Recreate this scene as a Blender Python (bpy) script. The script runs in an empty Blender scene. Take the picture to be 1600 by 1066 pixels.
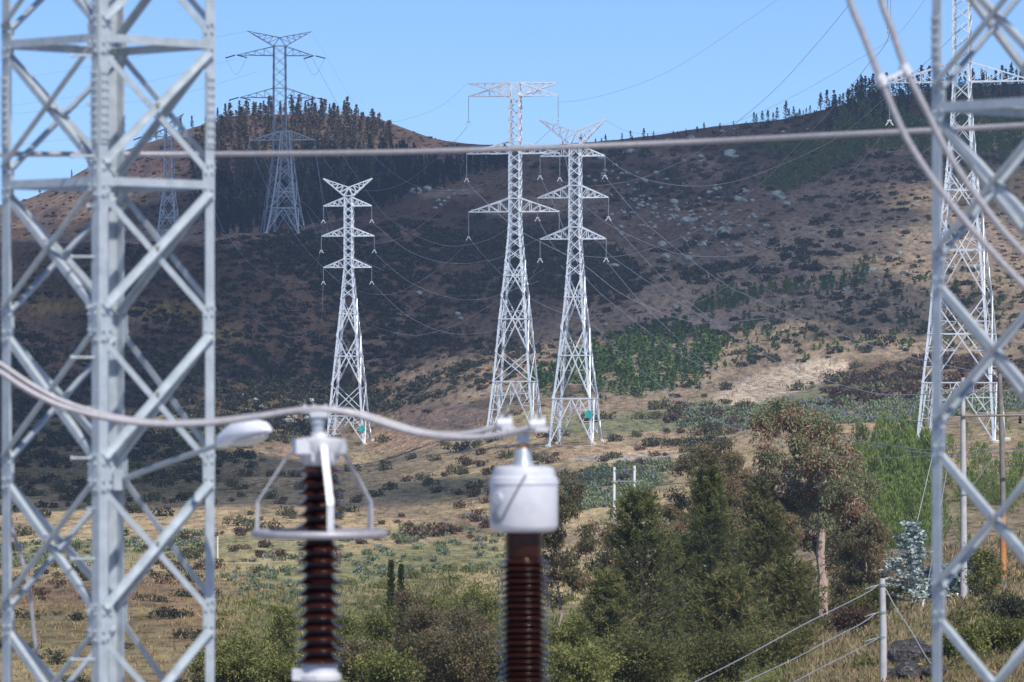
import bpy, math, random
import numpy as np
from mathutils import Vector

# ------------------------------------------------------------------ camera, sky, sun, exposure
S = bpy.context.scene
COL = S.collection
F = 7600.0            # focal length in photograph pixels (1600 wide)
HOR = 600.0           # row of the horizon
ZC = 6.0              # eye height
cam_d = bpy.data.cameras.new("camera")
cam = bpy.data.objects.new("camera", cam_d)
COL.objects.link(cam)
cam.location = (0, 0, ZC)
cam.rotation_euler = (math.radians(90), 0, 0)
cam_d.sensor_width = 36.0
cam_d.lens = 36.0 * F / 1600.0
cam_d.shift_y = (HOR - 533.0) / 1600.0
cam_d.clip_start = 0.5
cam_d.clip_end = 30000
cam_d.dof.use_dof = True
cam_d.dof.focus_distance = 850
cam_d.dof.aperture_fstop = 5.4
S.camera = cam

SUN_EL, SUN_AZ = math.radians(50), math.radians(28)   # azimuth measured from behind the camera to the right
sun_vec = Vector((math.sin(SUN_AZ) * math.cos(SUN_EL), -math.cos(SUN_AZ) * math.cos(SUN_EL), math.sin(SUN_EL)))
w = bpy.data.worlds.new("World")
S.world = w
w.use_nodes = True
nt = w.node_tree
bg = nt.nodes["Background"]
sky = nt.nodes.new("ShaderNodeTexSky")
sky.sky_type = 'NISHITA'
sky.sun_disc = False
sky.sun_elevation = SUN_EL
sky.sun_rotation = math.pi - SUN_AZ
sky.altitude = 3200
sky.air_density = 0.75
sky.dust_density = 0.0
sky.ozone_density = 7.0
nt.links.new(sky.outputs[0], bg.inputs[0])
bg.inputs[1].default_value = 0.12
sd = bpy.data.lights.new("sun", 'SUN')
sd.energy = 4.0
sd.angle = math.radians(0.53)
sd.color = (1.0, 0.95, 0.86)
so = bpy.data.objects.new("sun", sd)
so.rotation_euler = sun_vec.to_track_quat('Z', 'Y').to_euler()
so.location = (30, -60, 90)
COL.objects.link(so)
S.view_settings.view_transform = 'Standard'
S.view_settings.look = 'None'
S.view_settings.exposure = 0.38
S.view_settings.gamma = 1.0

rng = np.random.default_rng(11)
random.seed(5)

# ------------------------------------------------------------------ small helpers
def P(px, row, D):
    """world point on the plane y=D that the photograph shows at (px,row)"""
    return np.array([(px - 800.0) / F * D, D, ZC + (HOR - row) / F * D])

def tag(o, label=None, cat=None, group=None, kind=None):
    if label: o["label"] = label
    if cat: o["category"] = cat
    if group: o["group"] = group
    if kind: o["kind"] = kind
    return o

def empty(name, loc, rz=0.0):
    o = bpy.data.objects.new(name, None)
    o.location = tuple(float(v) for v in loc)
    o.rotation_euler = (0, 0, rz)
    o.empty_display_size = 0.5
    COL.objects.link(o)
    return o

def mesh_data(name, V, Fc, mat=None, smooth=False, tone=None):
    V = np.asarray(V, dtype=np.float32).reshape(-1, 3)
    me = bpy.data.meshes.new(name)
    if isinstance(Fc, np.ndarray):
        n, k = Fc.shape
        me.vertices.add(len(V)); me.vertices.foreach_set("co", V.ravel())
        me.loops.add(n * k); me.loops.foreach_set("vertex_index", Fc.astype(np.int32).ravel())
        me.polygons.add(n)
        me.polygons.foreach_set("loop_start", (np.arange(n) * k).astype(np.int32))
        me.polygons.foreach_set("loop_total", np.full(n, k, dtype=np.int32))
        if smooth: me.polygons.foreach_set("use_smooth", np.ones(n, dtype=bool))
        me.update(calc_edges=True)
    else:
        me.from_pydata([tuple(v) for v in V], [], [tuple(int(i) for i in f) for f in Fc])
        if smooth: me.polygons.foreach_set("use_smooth", [True] * len(me.polygons))
        me.update()
    if tone is not None:
        a = me.attributes.new("tone", 'FLOAT', 'POINT')
        a.data.foreach_set("value", np.asarray(tone, dtype=np.float32))
    if mat: me.materials.append(mat)
    return me

def link(name, me, parent=None, loc=(0, 0, 0), rz=0.0, sc=1.0):
    o = bpy.data.objects.new(name, me)
    COL.objects.link(o)
    o.location = tuple(float(v) for v in loc)
    o.rotation_euler = (0, 0, rz)
    o.scale = (sc, sc, sc)
    if parent: o.parent = parent
    return o

class MB:
    """collects bars, boxes, lathes and tubes into ONE mesh"""
    def __init__(s): s.v = []; s.f = []; s.n = 0
    def add(s, V, Fc):
        V = np.asarray(V, float).reshape(-1, 3)
        s.v.append(V)
        for f in Fc: s.f.append([i + s.n for i in f])
        s.n += len(V); return s
    def bar(s, a, b, w, h=None, up=(0, 0, 1)):
        """square bar from a to b"""
        a = np.asarray(a, float); b = np.asarray(b, float)
        h = h or w
        d = b - a; L = np.linalg.norm(d)
        if L < 1e-6: return s
        d /= L
        u = np.asarray(up, float)
        if abs(np.dot(u, d)) > .98: u = np.array([0.3, 1, 0.])
        x = np.cross(d, u); x /= np.linalg.norm(x); y = np.cross(x, d)
        V = [p + sx * x * w / 2 + sy * y * h / 2 for p in (a, b) for sx, sy in ((-1, -1), (1, -1), (1, 1), (-1, 1))]
        return s.add(V, [(0, 3, 2, 1), (4, 5, 6, 7), (0, 1, 5, 4), (1, 2, 6, 5), (2, 3, 7, 6), (3, 0, 4, 7)])
    def angle(s, a, b, u, v, w, t):
        """L-section from a to b; flanges run along unit vectors u and v from the line a-b"""
        a = np.asarray(a, float); b = np.asarray(b, float)
        u = np.asarray(u, float); v = np.asarray(v, float)
        sec = [0 * u, w * u, w * u + t * v, t * u + t * v, t * u + w * v, w * v]
        V = [p + q for p in (a, b) for q in sec]
        Fc = [(i, (i + 1) % 6, (i + 1) % 6 + 6, i + 6) for i in range(6)]
        Fc += [(0, 5, 4, 3), (0, 3, 2, 1), (6, 9, 10, 11), (6, 7, 8, 9)]
        return s.add(V, Fc)
    def box(s, c, sx, sy, sz, rz=0.0):
        c = np.asarray(c, float); cs, sn = math.cos(rz), math.sin(rz)
        V = []
        for z in (-1, 1):
            for x, y in ((-1, -1), (1, -1), (1, 1), (-1, 1)):
                X, Y = x * sx / 2, y * sy / 2
                V.append(c + np.array([X * cs - Y * sn, X * sn + Y * cs, z * sz / 2]))
        return s.add(V, [(0, 3, 2, 1), (4, 5, 6, 7), (0, 1, 5, 4), (1, 2, 6, 5), (2, 3, 7, 6), (3, 0, 4, 7)])
    def lathe(s, prof, c=(0, 0, 0), n=24):
        c = np.asarray(c, float)
        V = []; k = len(prof)
        for r, z in prof:
            for i in range(n):
                t = 2 * math.pi * i / n
                V.append(c + np.array([r * math.cos(t), r * math.sin(t), z]))
        Fc = []
        for j in range(k - 1):
            for i in range(n):
                Fc.append((j * n + i, j * n + (i + 1) % n, (j + 1) * n + (i + 1) % n, (j + 1) * n + i))
        Fc.append(tuple(range(n - 1, -1, -1))); Fc.append(tuple((k - 1) * n + i for i in range(n)))
        return s.add(V, Fc)
    def tube(s, pts, r, n=8):
        pts = [np.asarray(p, float) for p in pts]
        rs = r if isinstance(r, (list, tuple, np.ndarray)) else [r] * len(pts)
        V = []; pu = None
        for i, p in enumerate(pts):
            d = pts[min(i + 1, len(pts) - 1)] - pts[max(i - 1, 0)]
            d = d / (np.linalg.norm(d) + 1e-9)
            u = np.array([0, 0, 1.]) if pu is None else pu
            if pu is None and abs(d[2]) > .9: u = np.array([0, 1., 0])
            x = np.cross(d, u); x /= np.linalg.norm(x) + 1e-9
            y = np.cross(x, d); pu = y
            for k in range(n):
                t = 2 * math.pi * k / n
                V.append(p + rs[i] * (math.cos(t) * x + math.sin(t) * y))
        Fc = []
        for j in range(len(pts) - 1):
            for k in range(n):
                Fc.append((j * n + k, j * n + (k + 1) % n, (j + 1) * n + (k + 1) % n, (j + 1) * n + k))
        Fc.append(tuple(range(n - 1, -1, -1))); Fc.append(tuple((len(pts) - 1) * n + k for k in range(n)))
        return s.add(V, Fc)
    def bolt(s, p, nrm, r=.012, h=.016):
        p = np.asarray(p, float); nrm = np.asarray(nrm, float)
        return s.tube([p, p + nrm * h], r, 6)
    def build(s, name, mat, parent=None, smooth=False, loc=None, bevel=0.0):
        V = np.concatenate(s.v)
        if loc is not None: V = V - np.asarray(loc)
        me = mesh_data(name, V, s.f, mat, smooth)
        o = link(name, me, parent, loc if loc is not None else (0, 0, 0))
        if smooth:
            import bmesh
            bm = bmesh.new(); bm.from_mesh(me)
            bmesh.ops.recalc_face_normals(bm, faces=bm.faces[:])
            for e in bm.edges:
                if len(e.link_faces) == 2 and e.calc_face_angle(0) > math.radians(44): e.smooth = False
            bm.to_mesh(me); bm.free()
        return o

def catmull(pts, sub=8):
    pts = [np.asarray(p, float) for p in pts]
    if len(pts) < 3:
        return [pts[0] + (pts[1] - pts[0]) * t for t in np.linspace(0, 1, sub)]
    ext = [2 * pts[0] - pts[1]] + pts + [2 * pts[-1] - pts[-2]]
    out = []
    for i in range(1, len(ext) - 2):
        p0, p1, p2, p3 = ext[i - 1:i + 3]
        # centripetal-ish: limit tangents by segment length
        for k in range(sub):
            t = k / sub
            out.append(.5 * ((2 * p1) + (-p0 + p2) * t + (2 * p0 - 5 * p1 + 4 * p2 - p3) * t * t + (-p0 + 3 * p1 - 3 * p2 + p3) * t ** 3))
    out.append(ext[-2]); return out

# value noise ---------------------------------------------------------------
_NT = np.random.default_rng(3).random((256, 256))
def vnoise(x, y):
    x = np.asarray(x, float); y = np.asarray(y, float)
    xi = np.floor(x).astype(int); yi = np.floor(y).astype(int)
    fx = x - xi; fy = y - yi
    fx = fx * fx * (3 - 2 * fx); fy = fy * fy * (3 - 2 * fy)
    a = _NT[xi & 255, yi & 255]; b = _NT[(xi + 1) & 255, yi & 255]
    c = _NT[xi & 255, (yi + 1) & 255]; d = _NT[(xi + 1) & 255, (yi + 1) & 255]
    return (a * (1 - fx) + b * fx) * (1 - fy) + (c * (1 - fx) + d * fx) * fy
def fbm(x, y, o=4):
    s = 0; a = .5; t = 0
    for k in range(o):
        s = s + a * vnoise(x * 2 ** k + 17.3 * k, y * 2 ** k + 9.1 * k); t += a; a *= .5
    return s / t

# ------------------------------------------------------------------ materials
MATS = {}
def new_mat(name):
    m = bpy.data.materials.new(name); m.use_nodes = True
    return m, m.node_tree, m.node_tree.nodes["Principled BSDF"]

def ramp(nt, fac, stops):
    r = nt.nodes.new("ShaderNodeValToRGB")
    el = r.color_ramp.elements
    while len(el) > len(stops): el.remove(el[-1])
    while len(el) < len(stops): el.new(0.5)
    for e, (p, c) in zip(el, stops): e.position = p; e.color = (*c, 1)
    nt.links.new(fac, r.inputs[0]); return r.outputs[0]

def mat_noise(name, c0, c1, scale=5, rough=.6, metal=0.0, bump=0.0, c2=None, coord='Object', spec=.5, coat=0, bscale=None, bdist=.01):
    m, nt, b = new_mat(name)
    tc = nt.nodes.new("ShaderNodeTexCoord")
    n = nt.nodes.new("ShaderNodeTexNoise"); n.inputs["Scale"].default_value = scale
    n.inputs["Detail"].default_value = 6; n.inputs["Roughness"].default_value = .62
    nt.links.new(tc.outputs[coord], n.inputs["Vector"])
    st = [(.3, c0), (.7, c1)] if c2 is None else [(.3, c0), (.55, c1), (.75, c2)]
    nt.links.new(ramp(nt, n.outputs[0], st), b.inputs["Base Color"])
    b.inputs["Roughness"].default_value = rough; b.inputs["Metallic"].default_value = metal
    b.inputs["Specular IOR Level"].default_value = spec
    if coat: b.inputs["Coat Weight"].default_value = coat; b.inputs["Coat Roughness"].default_value = .08
    if bump:
        n2 = nt.nodes.new("ShaderNodeTexNoise"); n2.inputs["Scale"].default_value = bscale or scale * 4
        n2.inputs["Detail"].default_value = 5
        nt.links.new(tc.outputs[coord], n2.inputs["Vector"])
        bp = nt.nodes.new("ShaderNodeBump"); bp.inputs["Strength"].default_value = bump
        bp.inputs["Distance"].default_value = bdist
        nt.links.new(n2.outputs[0], bp.inputs["Height"]); nt.links.new(bp.outputs[0], b.inputs["Normal"])
    return m

def mat_leaf(name, stops, trans=.25, rough=.6, spec=.3):
    """foliage: colour by the per-leaf 'tone' attribute and a per-object random"""
    m, nt, b = new_mat(name)
    at = nt.nodes.new("ShaderNodeAttribute"); at.attribute_name = "tone"
    oi = nt.nodes.new("ShaderNodeObjectInfo")
    ma = nt.nodes.new("ShaderNodeMath"); ma.operation = 'MULTIPLY_ADD'
    ma.inputs[1].default_value = .3; ma.inputs[2].default_value = -.15
    nt.links.new(oi.outputs["Random"], ma.inputs[0])
    ad = nt.nodes.new("ShaderNodeMath"); ad.operation = 'ADD'; ad.use_clamp = True
    nt.links.new(at.outputs["Fac"], ad.inputs[0]); nt.links.new(ma.outputs[0], ad.inputs[1])
    col = ramp(nt, ad.outputs[0], stops)
    nt.links.new(col, b.inputs["Base Color"])
    b.inputs["Roughness"].default_value = rough
    b.inputs["Specular IOR Level"].default_value = spec
    if trans:
        tr = nt.nodes.new("ShaderNodeBsdfTranslucent"); nt.links.new(col, tr.inputs[0])
        mx = nt.nodes.new("ShaderNodeMixShader"); mx.inputs[0].default_value = trans
        out = nt.nodes["Material Output"]
        nt.links.new(b.outputs[0], mx.inputs[1]); nt.links.new(tr.outputs[0], mx.inputs[2])
        nt.links.new(mx.outputs[0], out.inputs[0])
    return m

galv = mat_noise("galvanised_steel", (.36, .41, .46), (.50, .55, .60), 6, .42, .35, .05, spec=.5)
galv_near = mat_noise("galvanised_angle", (.36, .41, .45), (.52, .57, .62), 9, .45, .25, .15, spec=.5, bscale=60, bdist=.002)
galv_dull = mat_noise("weathered_steel", (.22, .24, .28), (.32, .35, .40), 4, .55, .2)
tower_new = mat_noise("bright_new_steel", (.62, .68, .76), (.82, .87, .93), .8, .36, .25, spec=.6)
bolt_rust = mat_noise("rusted_bolt", (.25, .16, .10), (.40, .33, .27), 40, .6, .3)
alu = mat_noise("aluminium_cable", (.30, .29, .32), (.42, .41, .45), 30, .5, .25, .2, bscale=200, bdist=.001)
alu_cast = mat_noise("cast_aluminium", (.46, .47, .52), (.64, .65, .70), 14, .48, .15, .15, c2=(.52, .52, .55))
tank_mat = mat_noise("grey_tank_paint", (.50, .50, .55), (.64, .65, .71), 3.5, .36, .05, .03, c2=(.58, .58, .62), coat=.1)
dark_strip_m = mat_noise("dark_strip", (.16, .16, .22), (.24, .24, .30), 8, .5, .2)
porcelain = mat_noise("brown_porcelain", (.020, .0055, .004), (.042, .0095, .007), 14, .16, 0, 0, spec=.32)
copper = mat_noise("copper_ring", (.40, .17, .09), (.52, .25, .13), 20, .4, .7)
wire_m = mat_noise("power_wire", (.30, .31, .36), (.42, .43, .50), .5, .45, .3)
wire_dark = mat_noise("dark_wire", (.10, .11, .14), (.16, .17, .20), .5, .5, .2)
insul_dark = mat_noise("dark_insulator", (.07, .05, .05), (.12, .09, .09), 3, .25)
insul_pale = mat_noise("pale_insulator", (.25, .28, .34), (.35, .38, .45), 3, .3)
concrete = mat_noise("pale_concrete", (.42, .41, .38), (.60, .58, .54), 3, .85, 0, .3)
pole_mat = mat_noise("grey_pole_concrete", (.38, .38, .40), (.55, .55, .57), 2.5, .8, 0, .2)
wood_dark = mat_noise("grey_wood", (.16, .14, .13), (.27, .24, .22), 3, .85, 0, .3)
wood_orange = mat_noise("orange_wood", (.42, .16, .05), (.58, .27, .10), 3, .8, 0, .3)
white_paint = mat_noise("white_paint", (.70, .70, .70), (.80, .80, .80), 4, .5)
teal = mat_noise("teal_plate", (.02, .36, .32), (.04, .46, .42), 3, .4)
lamp_white = mat_noise("lamp_shell", (.70, .72, .80), (.80, .82, .90), 5, .3, .05, coat=.3)
lens_mat = mat_noise("lamp_glass", (.55, .54, .50), (.66, .65, .60), 8, .15, 0, spec=.7)
bark_pale = mat_noise("pale_bark", (.30, .20, .16), (.46, .35, .29), 2.0, .85, 0, .4, c2=(.36, .19, .14))
bark_dark = mat_noise("dark_bark", (.06, .045, .035), (.12, .09, .07), 3, .9, 0, .4)
rock_pale = mat_noise("lichen_rock", (.13, .13, .13), (.34, .38, .35), .8, .9, 0, .8, c2=(.42, .47, .42), bscale=1.2, bdist=.5)
rock_dark = mat_noise("dark_rock", (.025, .025, .03), (.085, .08, .085), 2.2, .9, 0, 1.0, c2=(.30, .28, .26), bscale=5, bdist=.35)
rock_orange = mat_noise("orange_rock", (.42, .24, .14), (.58, .38, .24), 2, .9, 0, .5)
gravel = mat_noise("crushed_stone", (.22, .21, .20), (.42, .40, .38), 4, .9, 0, .5)
cloud_m, _n, _b = new_mat("thin_cloud")          # a thin cloud lets part of the sunlight through
_b.inputs["Base Color"].default_value = (.85, .85, .85, 1); _b.inputs["Roughness"].default_value = 1
_t = _n.nodes.new("ShaderNodeBsdfTransparent"); _x = _n.nodes.new("ShaderNodeMixShader"); _x.inputs[0].default_value = .5
_n.links.new(_b.outputs[0], _x.inputs[1]); _n.links.new(_t.outputs[0], _x.inputs[2]); _n.links.new(_x.outputs[0], _n.nodes["Material Output"].inputs[0])

pine_far = mat_leaf("pine_needles_far", [(0, (.006, .012, .009)), (.45, (.014, .026, .013)), (1, (.035, .05, .018))], .1)
pine_olive = mat_leaf("pine_needles_olive", [(0, (.04, .038, .018)), (.5, (.10, .085, .04)), (1, (.20, .14, .075))], .1)
pine_young = mat_leaf("young_pine_needles", [(0, (.04, .085, .022)), (.5, (.10, .18, .042)), (1, (.21, .29, .07))], .25)
pine_bright = mat_leaf("fresh_pine_needles", [(0, (.05, .09, .02)), (.5, (.135, .20, .045)), (1, (.26, .33, .09))], .3)
pine_mid = mat_leaf("pine_needles_mid", [(0, (.07, .085, .030)), (.5, (.165, .185, .065)), (.85, (.28, .275, .11)), (1, (.42, .27, .13))], .5)
scrub_dark = mat_leaf("scrub_leaves_dark", [(0, (.016, .018, .014)), (.5, (.035, .042, .022)), (.85, (.07, .072, .035)), (1, (.11, .085, .055))], .1)
scrub_green = mat_leaf("scrub_leaves_green", [(0, (.065, .075, .022)), (.5, (.175, .19, .052)), (1, (.35, .34, .13))], .35)
scrub_brown = mat_leaf("scrub_leaves_brown", [(0, (.05, .03, .022)), (.5, (.11, .07, .045)), (1, (.20, .15, .09))], .2)
euca = mat_leaf("eucalyptus_leaves", [(0, (.08, .09, .05)), (.35, (.20, .22, .11)), (.6, (.34, .35, .20)), (.68, (.28, .09, .08)), (.78, (.30, .09, .08)), (.86, (.38, .38, .25)), (1, (.48, .47, .33))], .35)
euca_brown = mat_leaf("brown_eucalyptus_leaves", [(0, (.09, .08, .05)), (.4, (.21, .19, .10)), (.65, (.32, .25, .14)), (.78, (.34, .13, .10)), (.9, (.28, .31, .16)), (1, (.42, .41, .24))], .5)
cypress = mat_leaf("olive_cypress_leaves", [(0, (.07, .08, .028)), (.5, (.175, .18, .068)), (.85, (.30, .27, .11)), (1, (.42, .30, .16))], .5)
blue_leaf = mat_leaf("blue_grey_leaves", [(0, (.09, .13, .12)), (.5, (.30, .38, .38)), (1, (.62, .70, .72))], .2)
scrub_olive = mat_leaf("olive_scrub_leaves", [(0, (.04, .045, .022)), (.5, (.10, .105, .05)), (.85, (.19, .18, .09)), (1, (.26, .20, .12))], .25)
lupine = mat_leaf("lupine_leaves", [(0, (.10, .13, .06)), (.5, (.20, .25, .13)), (.8, (.30, .34, .22)), (.88, (.20, .20, .36)), (1, (.28, .27, .46))], .25)
grass_m = mat_leaf("dry_grass_blades", [(0, (.20, .13, .06)), (.5, (.38, .27, .13)), (.85, (.52, .40, .22)), (1, (.25, .27, .10))], .3)

# ------------------------------------------------------------------ terrain
COLS = [-2400, -400, 0, 200, 400, 550, 700, 850, 1000, 1200, 1400, 1600, 2000, 4000]
ROWS = {
 150: [1140, 1130, 1130, 1130, 1130, 1130, 1130, 1130, 1130, 1115, 1072, 1058, 1050, 1050],
 200: [1080, 1075, 1072, 1072, 1075, 1080, 1085, 1085, 1085, 1062, 1015, 1000, 980, 975],
 260: [1030, 1020, 1015, 1012, 1015, 1030, 1040, 1040, 1035, 1012, 958, 925, 910, 900],
 330: [970, 960, 955, 950, 955, 970, 990, 995, 992, 985, 915, 880, 865, 850],
 430: [905, 895, 885, 880, 880, 885, 895, 900, 905, 890, 845, 815, 800, 790],
 560: [845, 835, 825, 820, 818, 822, 822, 820, 810, 780, 718, 692, 680, 670],
 640: [815, 805, 795, 790, 785, 788, 785, 772, 760, 728, 690, 662, 650, 640],
 780: [755, 745, 742, 740, 742, 748, 735, 708, 698, 670, 645, 625, 610, 600],
 870: [725, 715, 708, 706, 715, 730, 688, 660, 655, 635, 618, 600, 585, 570],
 1000: [680, 670, 662, 664, 682, 700, 640, 610, 600, 592, 568, 550, 530, 510],
 1200: [570, 560, 555, 560, 580, 600, 555, 530, 512, 500, 480, 460, 440, 420],
 1400: [385, 380, 380, 386, 366, 405, 440, 432, 420, 410, 390, 370, 350, 330],
 1600: [395, 390, 398, 400, 378, 348, 345, 345, 345, 328, 300, 280, 260, 240],
 1850: [380, 385, 388, 378, 358, 322, 285, 270, 264, 244, 214, 194, 170, 150],
 2050: [370, 370, 368, 345, 305, 290, 274, 234, 213, 188, 147, 130, 110, 90],
 2300: [340, 335, 322, 236, 182, 180, 222, 242, 235, 215, 175, 160, 140, 120],
 2800: [420, 420, 400, 330, 280, 290, 300, 330, 320, 300, 260, 250, 240, 230],
 3600: [600, 600, 600, 560, 520, 520, 520, 540, 540, 520, 500, 500, 500, 500],
}
def pchip(xk, yk, x):
    """monotone cubic, yk (n,) or (n,m) along axis 0, x (k,) -> (k,) or (k,m)"""
    xk = np.asarray(xk, float); yk = np.asarray(yk, float)
    one = yk.ndim == 1
    if one: yk = yk[:, None]
    h = np.diff(xk)[:, None]; d = np.diff(yk, axis=0) / h
    m = np.zeros_like(yk)
    with np.errstate(divide='ignore', invalid='ignore'):
        w1 = 2 * h[1:] + h[:-1]; w2 = h[1:] + 2 * h[:-1]
        hm = (w1 + w2) / (w1 / d[:-1] + w2 / d[1:])
    m[1:-1] = np.where(d[:-1] * d[1:] > 0, hm, 0); m[0] = d[0]; m[-1] = d[-1]
    i = np.clip(np.searchsorted(xk, x) - 1, 0, len(xk) - 2)
    t = ((x - xk[i]) / (xk[i + 1] - xk[i]))[:, None]; hh = h[i]
    r = (yk[i] * (2 * t ** 3 - 3 * t ** 2 + 1) + m[i] * hh * (t ** 3 - 2 * t ** 2 + t)
         + yk[i + 1] * (-2 * t ** 3 + 3 * t ** 2) + m[i + 1] * hh * (t ** 3 - t ** 2))
    return r[:, 0] if one else r

gx = np.concatenate([np.arange(-2400, -300, 30), np.arange(-300, 1900, 4.0), np.arange(1900, 4001, 30)])
gD = np.exp(np.linspace(math.log(24), math.log(2800), 600))
kD = sorted(ROWS)
zk = [np.full(len(gx), -.06), np.full(len(gx), -.06), np.full(len(gx), -1.6)]
for D in kD:
    zk.append(ZC + (HOR - pchip(COLS, ROWS[D], gx)) / F * np.interp(D, [0, 1000, 1200, 1400, 1600, 1850, 2050, 2300, 2800, 3600], [0, 1000, 1090, 1180, 1290, 1420, 1530, 1740, 2150, 2800]))
def cd(D): return float(np.interp(D, [0, 1000, 1200, 1400, 1600, 1850, 2050, 2300, 2800, 3600], [0, 1000, 1090, 1180, 1290, 1420, 1530, 1740, 2150, 2800]))
GZ = pchip([24, 75, 112] + [cd(D) for D in kD], np.array(zk), gD)            # (nD,nx)
XX = (gx[None, :] - 800) / F * gD[:, None]; YY = np.repeat(gD[:, None], len(gx), 1)
amp = np.interp(gD, [60, 150, 400, 900, 1150, 1800], [0, .5, 1.5, 2.6, 2.6, 2.6])[:, None]
GZ = GZ + amp * (fbm(XX / 55 + 40, YY / 75 + 40, 5) - .5) * 1.6
# a little spur and a dark bank on the right (a terrace cut)
GROW = HOR - (GZ - ZC) / YY * F
lgD = np.log(gD)

def terr(px, D):
    px = np.asarray(px, float); D = np.asarray(D, float)
    i = np.clip(np.searchsorted(gx, px) - 1, 0, len(gx) - 2); tx = (px - gx[i]) / (gx[i + 1] - gx[i])
    j = np.clip(np.searchsorted(gD, D) - 1, 0, len(gD) - 2); ty = (D - gD[j]) / (gD[j + 1] - gD[j])
    tx = np.clip(tx, 0, 1); ty = np.clip(ty, 0, 1)
    return ((GZ[j, i] * (1 - tx) + GZ[j, i + 1] * tx) * (1 - ty) + (GZ[j + 1, i] * (1 - tx) + GZ[j + 1, i + 1] * tx) * ty)

def ground(x, y):
    return terr(np.asarray(x) / np.asarray(y) * F + 800, y)

RUNMIN = np.minimum.accumulate(GROW, axis=0)
def hit(px, row, dmin=100):
    """terrain point first seen at that place of the photograph"""
    i = int(np.clip(np.searchsorted(gx, px), 0, len(gx) - 1))
    j0 = int(np.searchsorted(gD, dmin))
    c = np.where(GROW[j0:, i] <= row)[0]
    if len(c) == 0: return None
    j = j0 + c[0]; j = max(j, 1)
    a, b = GROW[j - 1, i], GROW[j, i]
    t = 0 if a <= row or a == b else (a - row) / (a - b)
    D = gD[j - 1] + (gD[j] - gD[j - 1]) * t
    return D

def gpt(px, D): return np.array([(px - 800) / F * D, D, float(terr(px, D))])

# land-cover colour per vertex (what grows there, not light)
def lerp(a, b, t): return a + (b - a) * t[..., None]
C = lambda *c: np.array(c)
heath = C(.085, .060, .047); heath2 = C(.135, .095, .070); tan_ = C(.28, .22, .16); gold = C(.43, .34, .215)
tan2 = C(.32, .25, .185); redd = C(.26, .17, .12); grn = C(.17, .18, .075); pale = C(.54, .45, .37); olive = C(.16, .13, .06)
brownhill = C(.13, .09, .08)
PXg = np.repeat(gx[None, :], len(gD), 0)
R = GROW
n1 = fbm(XX / 40, YY / 110, 5); n2 = fbm(XX / 12 + 7, YY / 50 + 3, 4); n3 = fbm(XX / 120 + 70, YY / 160 + 3, 4)
def sm(x, a, b):
    t = np.clip((x - a) / (b - a), 0, 1); return t * t * (3 - 2 * t)
colr = np.zeros(R.shape + (3,)) + heath
colr = lerp(colr, heath2 + 0 * colr, sm(n1, .42, .6))
colr = lerp(colr, olive + 0 * colr, .8 * sm(n3, .55, .66) * sm(R, 380, 450))
# right-hand slope turns to tan, then gold grass lower down
wr = sm(PXg * .55 + R, 860, 1060) * (YY < 1440)
colr = lerp(colr, lerp(tan_ + 0 * colr, tan2 + 0 * colr, sm(n2, .4, .6)), wr)
wl = sm(R + 22 * (n1 - .5) * 4, 620, 740) * (YY < 1135)
colr = lerp(colr, lerp(gold + 0 * colr, tan_ + 0 * colr, sm(n1, .45, .62)), wl)
colr = lerp(colr, redd + 0 * colr, .9 * sm(R, 890, 930) * (1 - sm(R, 1000, 1030)) * (1 - sm(PXg, 300, 380)) * sm(n1, .3, .5))
colr = lerp(colr, grn + 0 * colr, sm(R + 60 * (n1 - .5), 900, 985) * (1 - .75 * sm(PXg, 1230, 1320)) * (1 - .7 * sm(400 - PXg, 0, 90)))
colr = lerp(colr, C(.30, .235, .14) + 0 * colr, sm(PXg, 1250, 1340) * sm(R, 850, 900) * .8)
colr = lerp(colr, brownhill + 0 * colr, (YY > 1560) * 1.0)
colr = lerp(colr, C(.20, .15, .115) + 0 * colr, (YY > 1560) * sm(340 - PXg, 0, 80) * sm(n2, .42, .55))
colr = lerp(colr, C(.27, .215, .17) + 0 * colr, .75 * sm(fbm(XX / 28 + 200, YY / 70 + 50, 4), .60, .68) * (R > 240) * (YY < 1540) * (R < 620))
colr = lerp(colr, C(.055, .05, .035) + 0 * colr, .8 * sm(fbm(XX / 45 + 300, YY / 90 + 80, 5), .57, .64) * (R > 240) * (YY < 1540) * (R < 640))
colr = lerp(colr, C(.30, .28, .16) + 0 * colr, .6 * sm(fbm(XX / 22 + 90, YY / 60 + 10, 5), .55, .62) * (R > 640))
def ell(cx, cy, rx, ry, ang=0, soft=.35, nz=.35):
    a = math.radians(ang); dx = PXg - cx; dy = R - cy
    u = (dx * math.cos(a) + dy * math.sin(a)) / rx; v = (-dx * math.sin(a) + dy * math.cos(a)) / ry
    d = np.sqrt(u * u + v * v) + nz * (n2 - .5) * 2
    return 1 - sm(d, 1 - soft, 1 + soft * .3)
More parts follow.
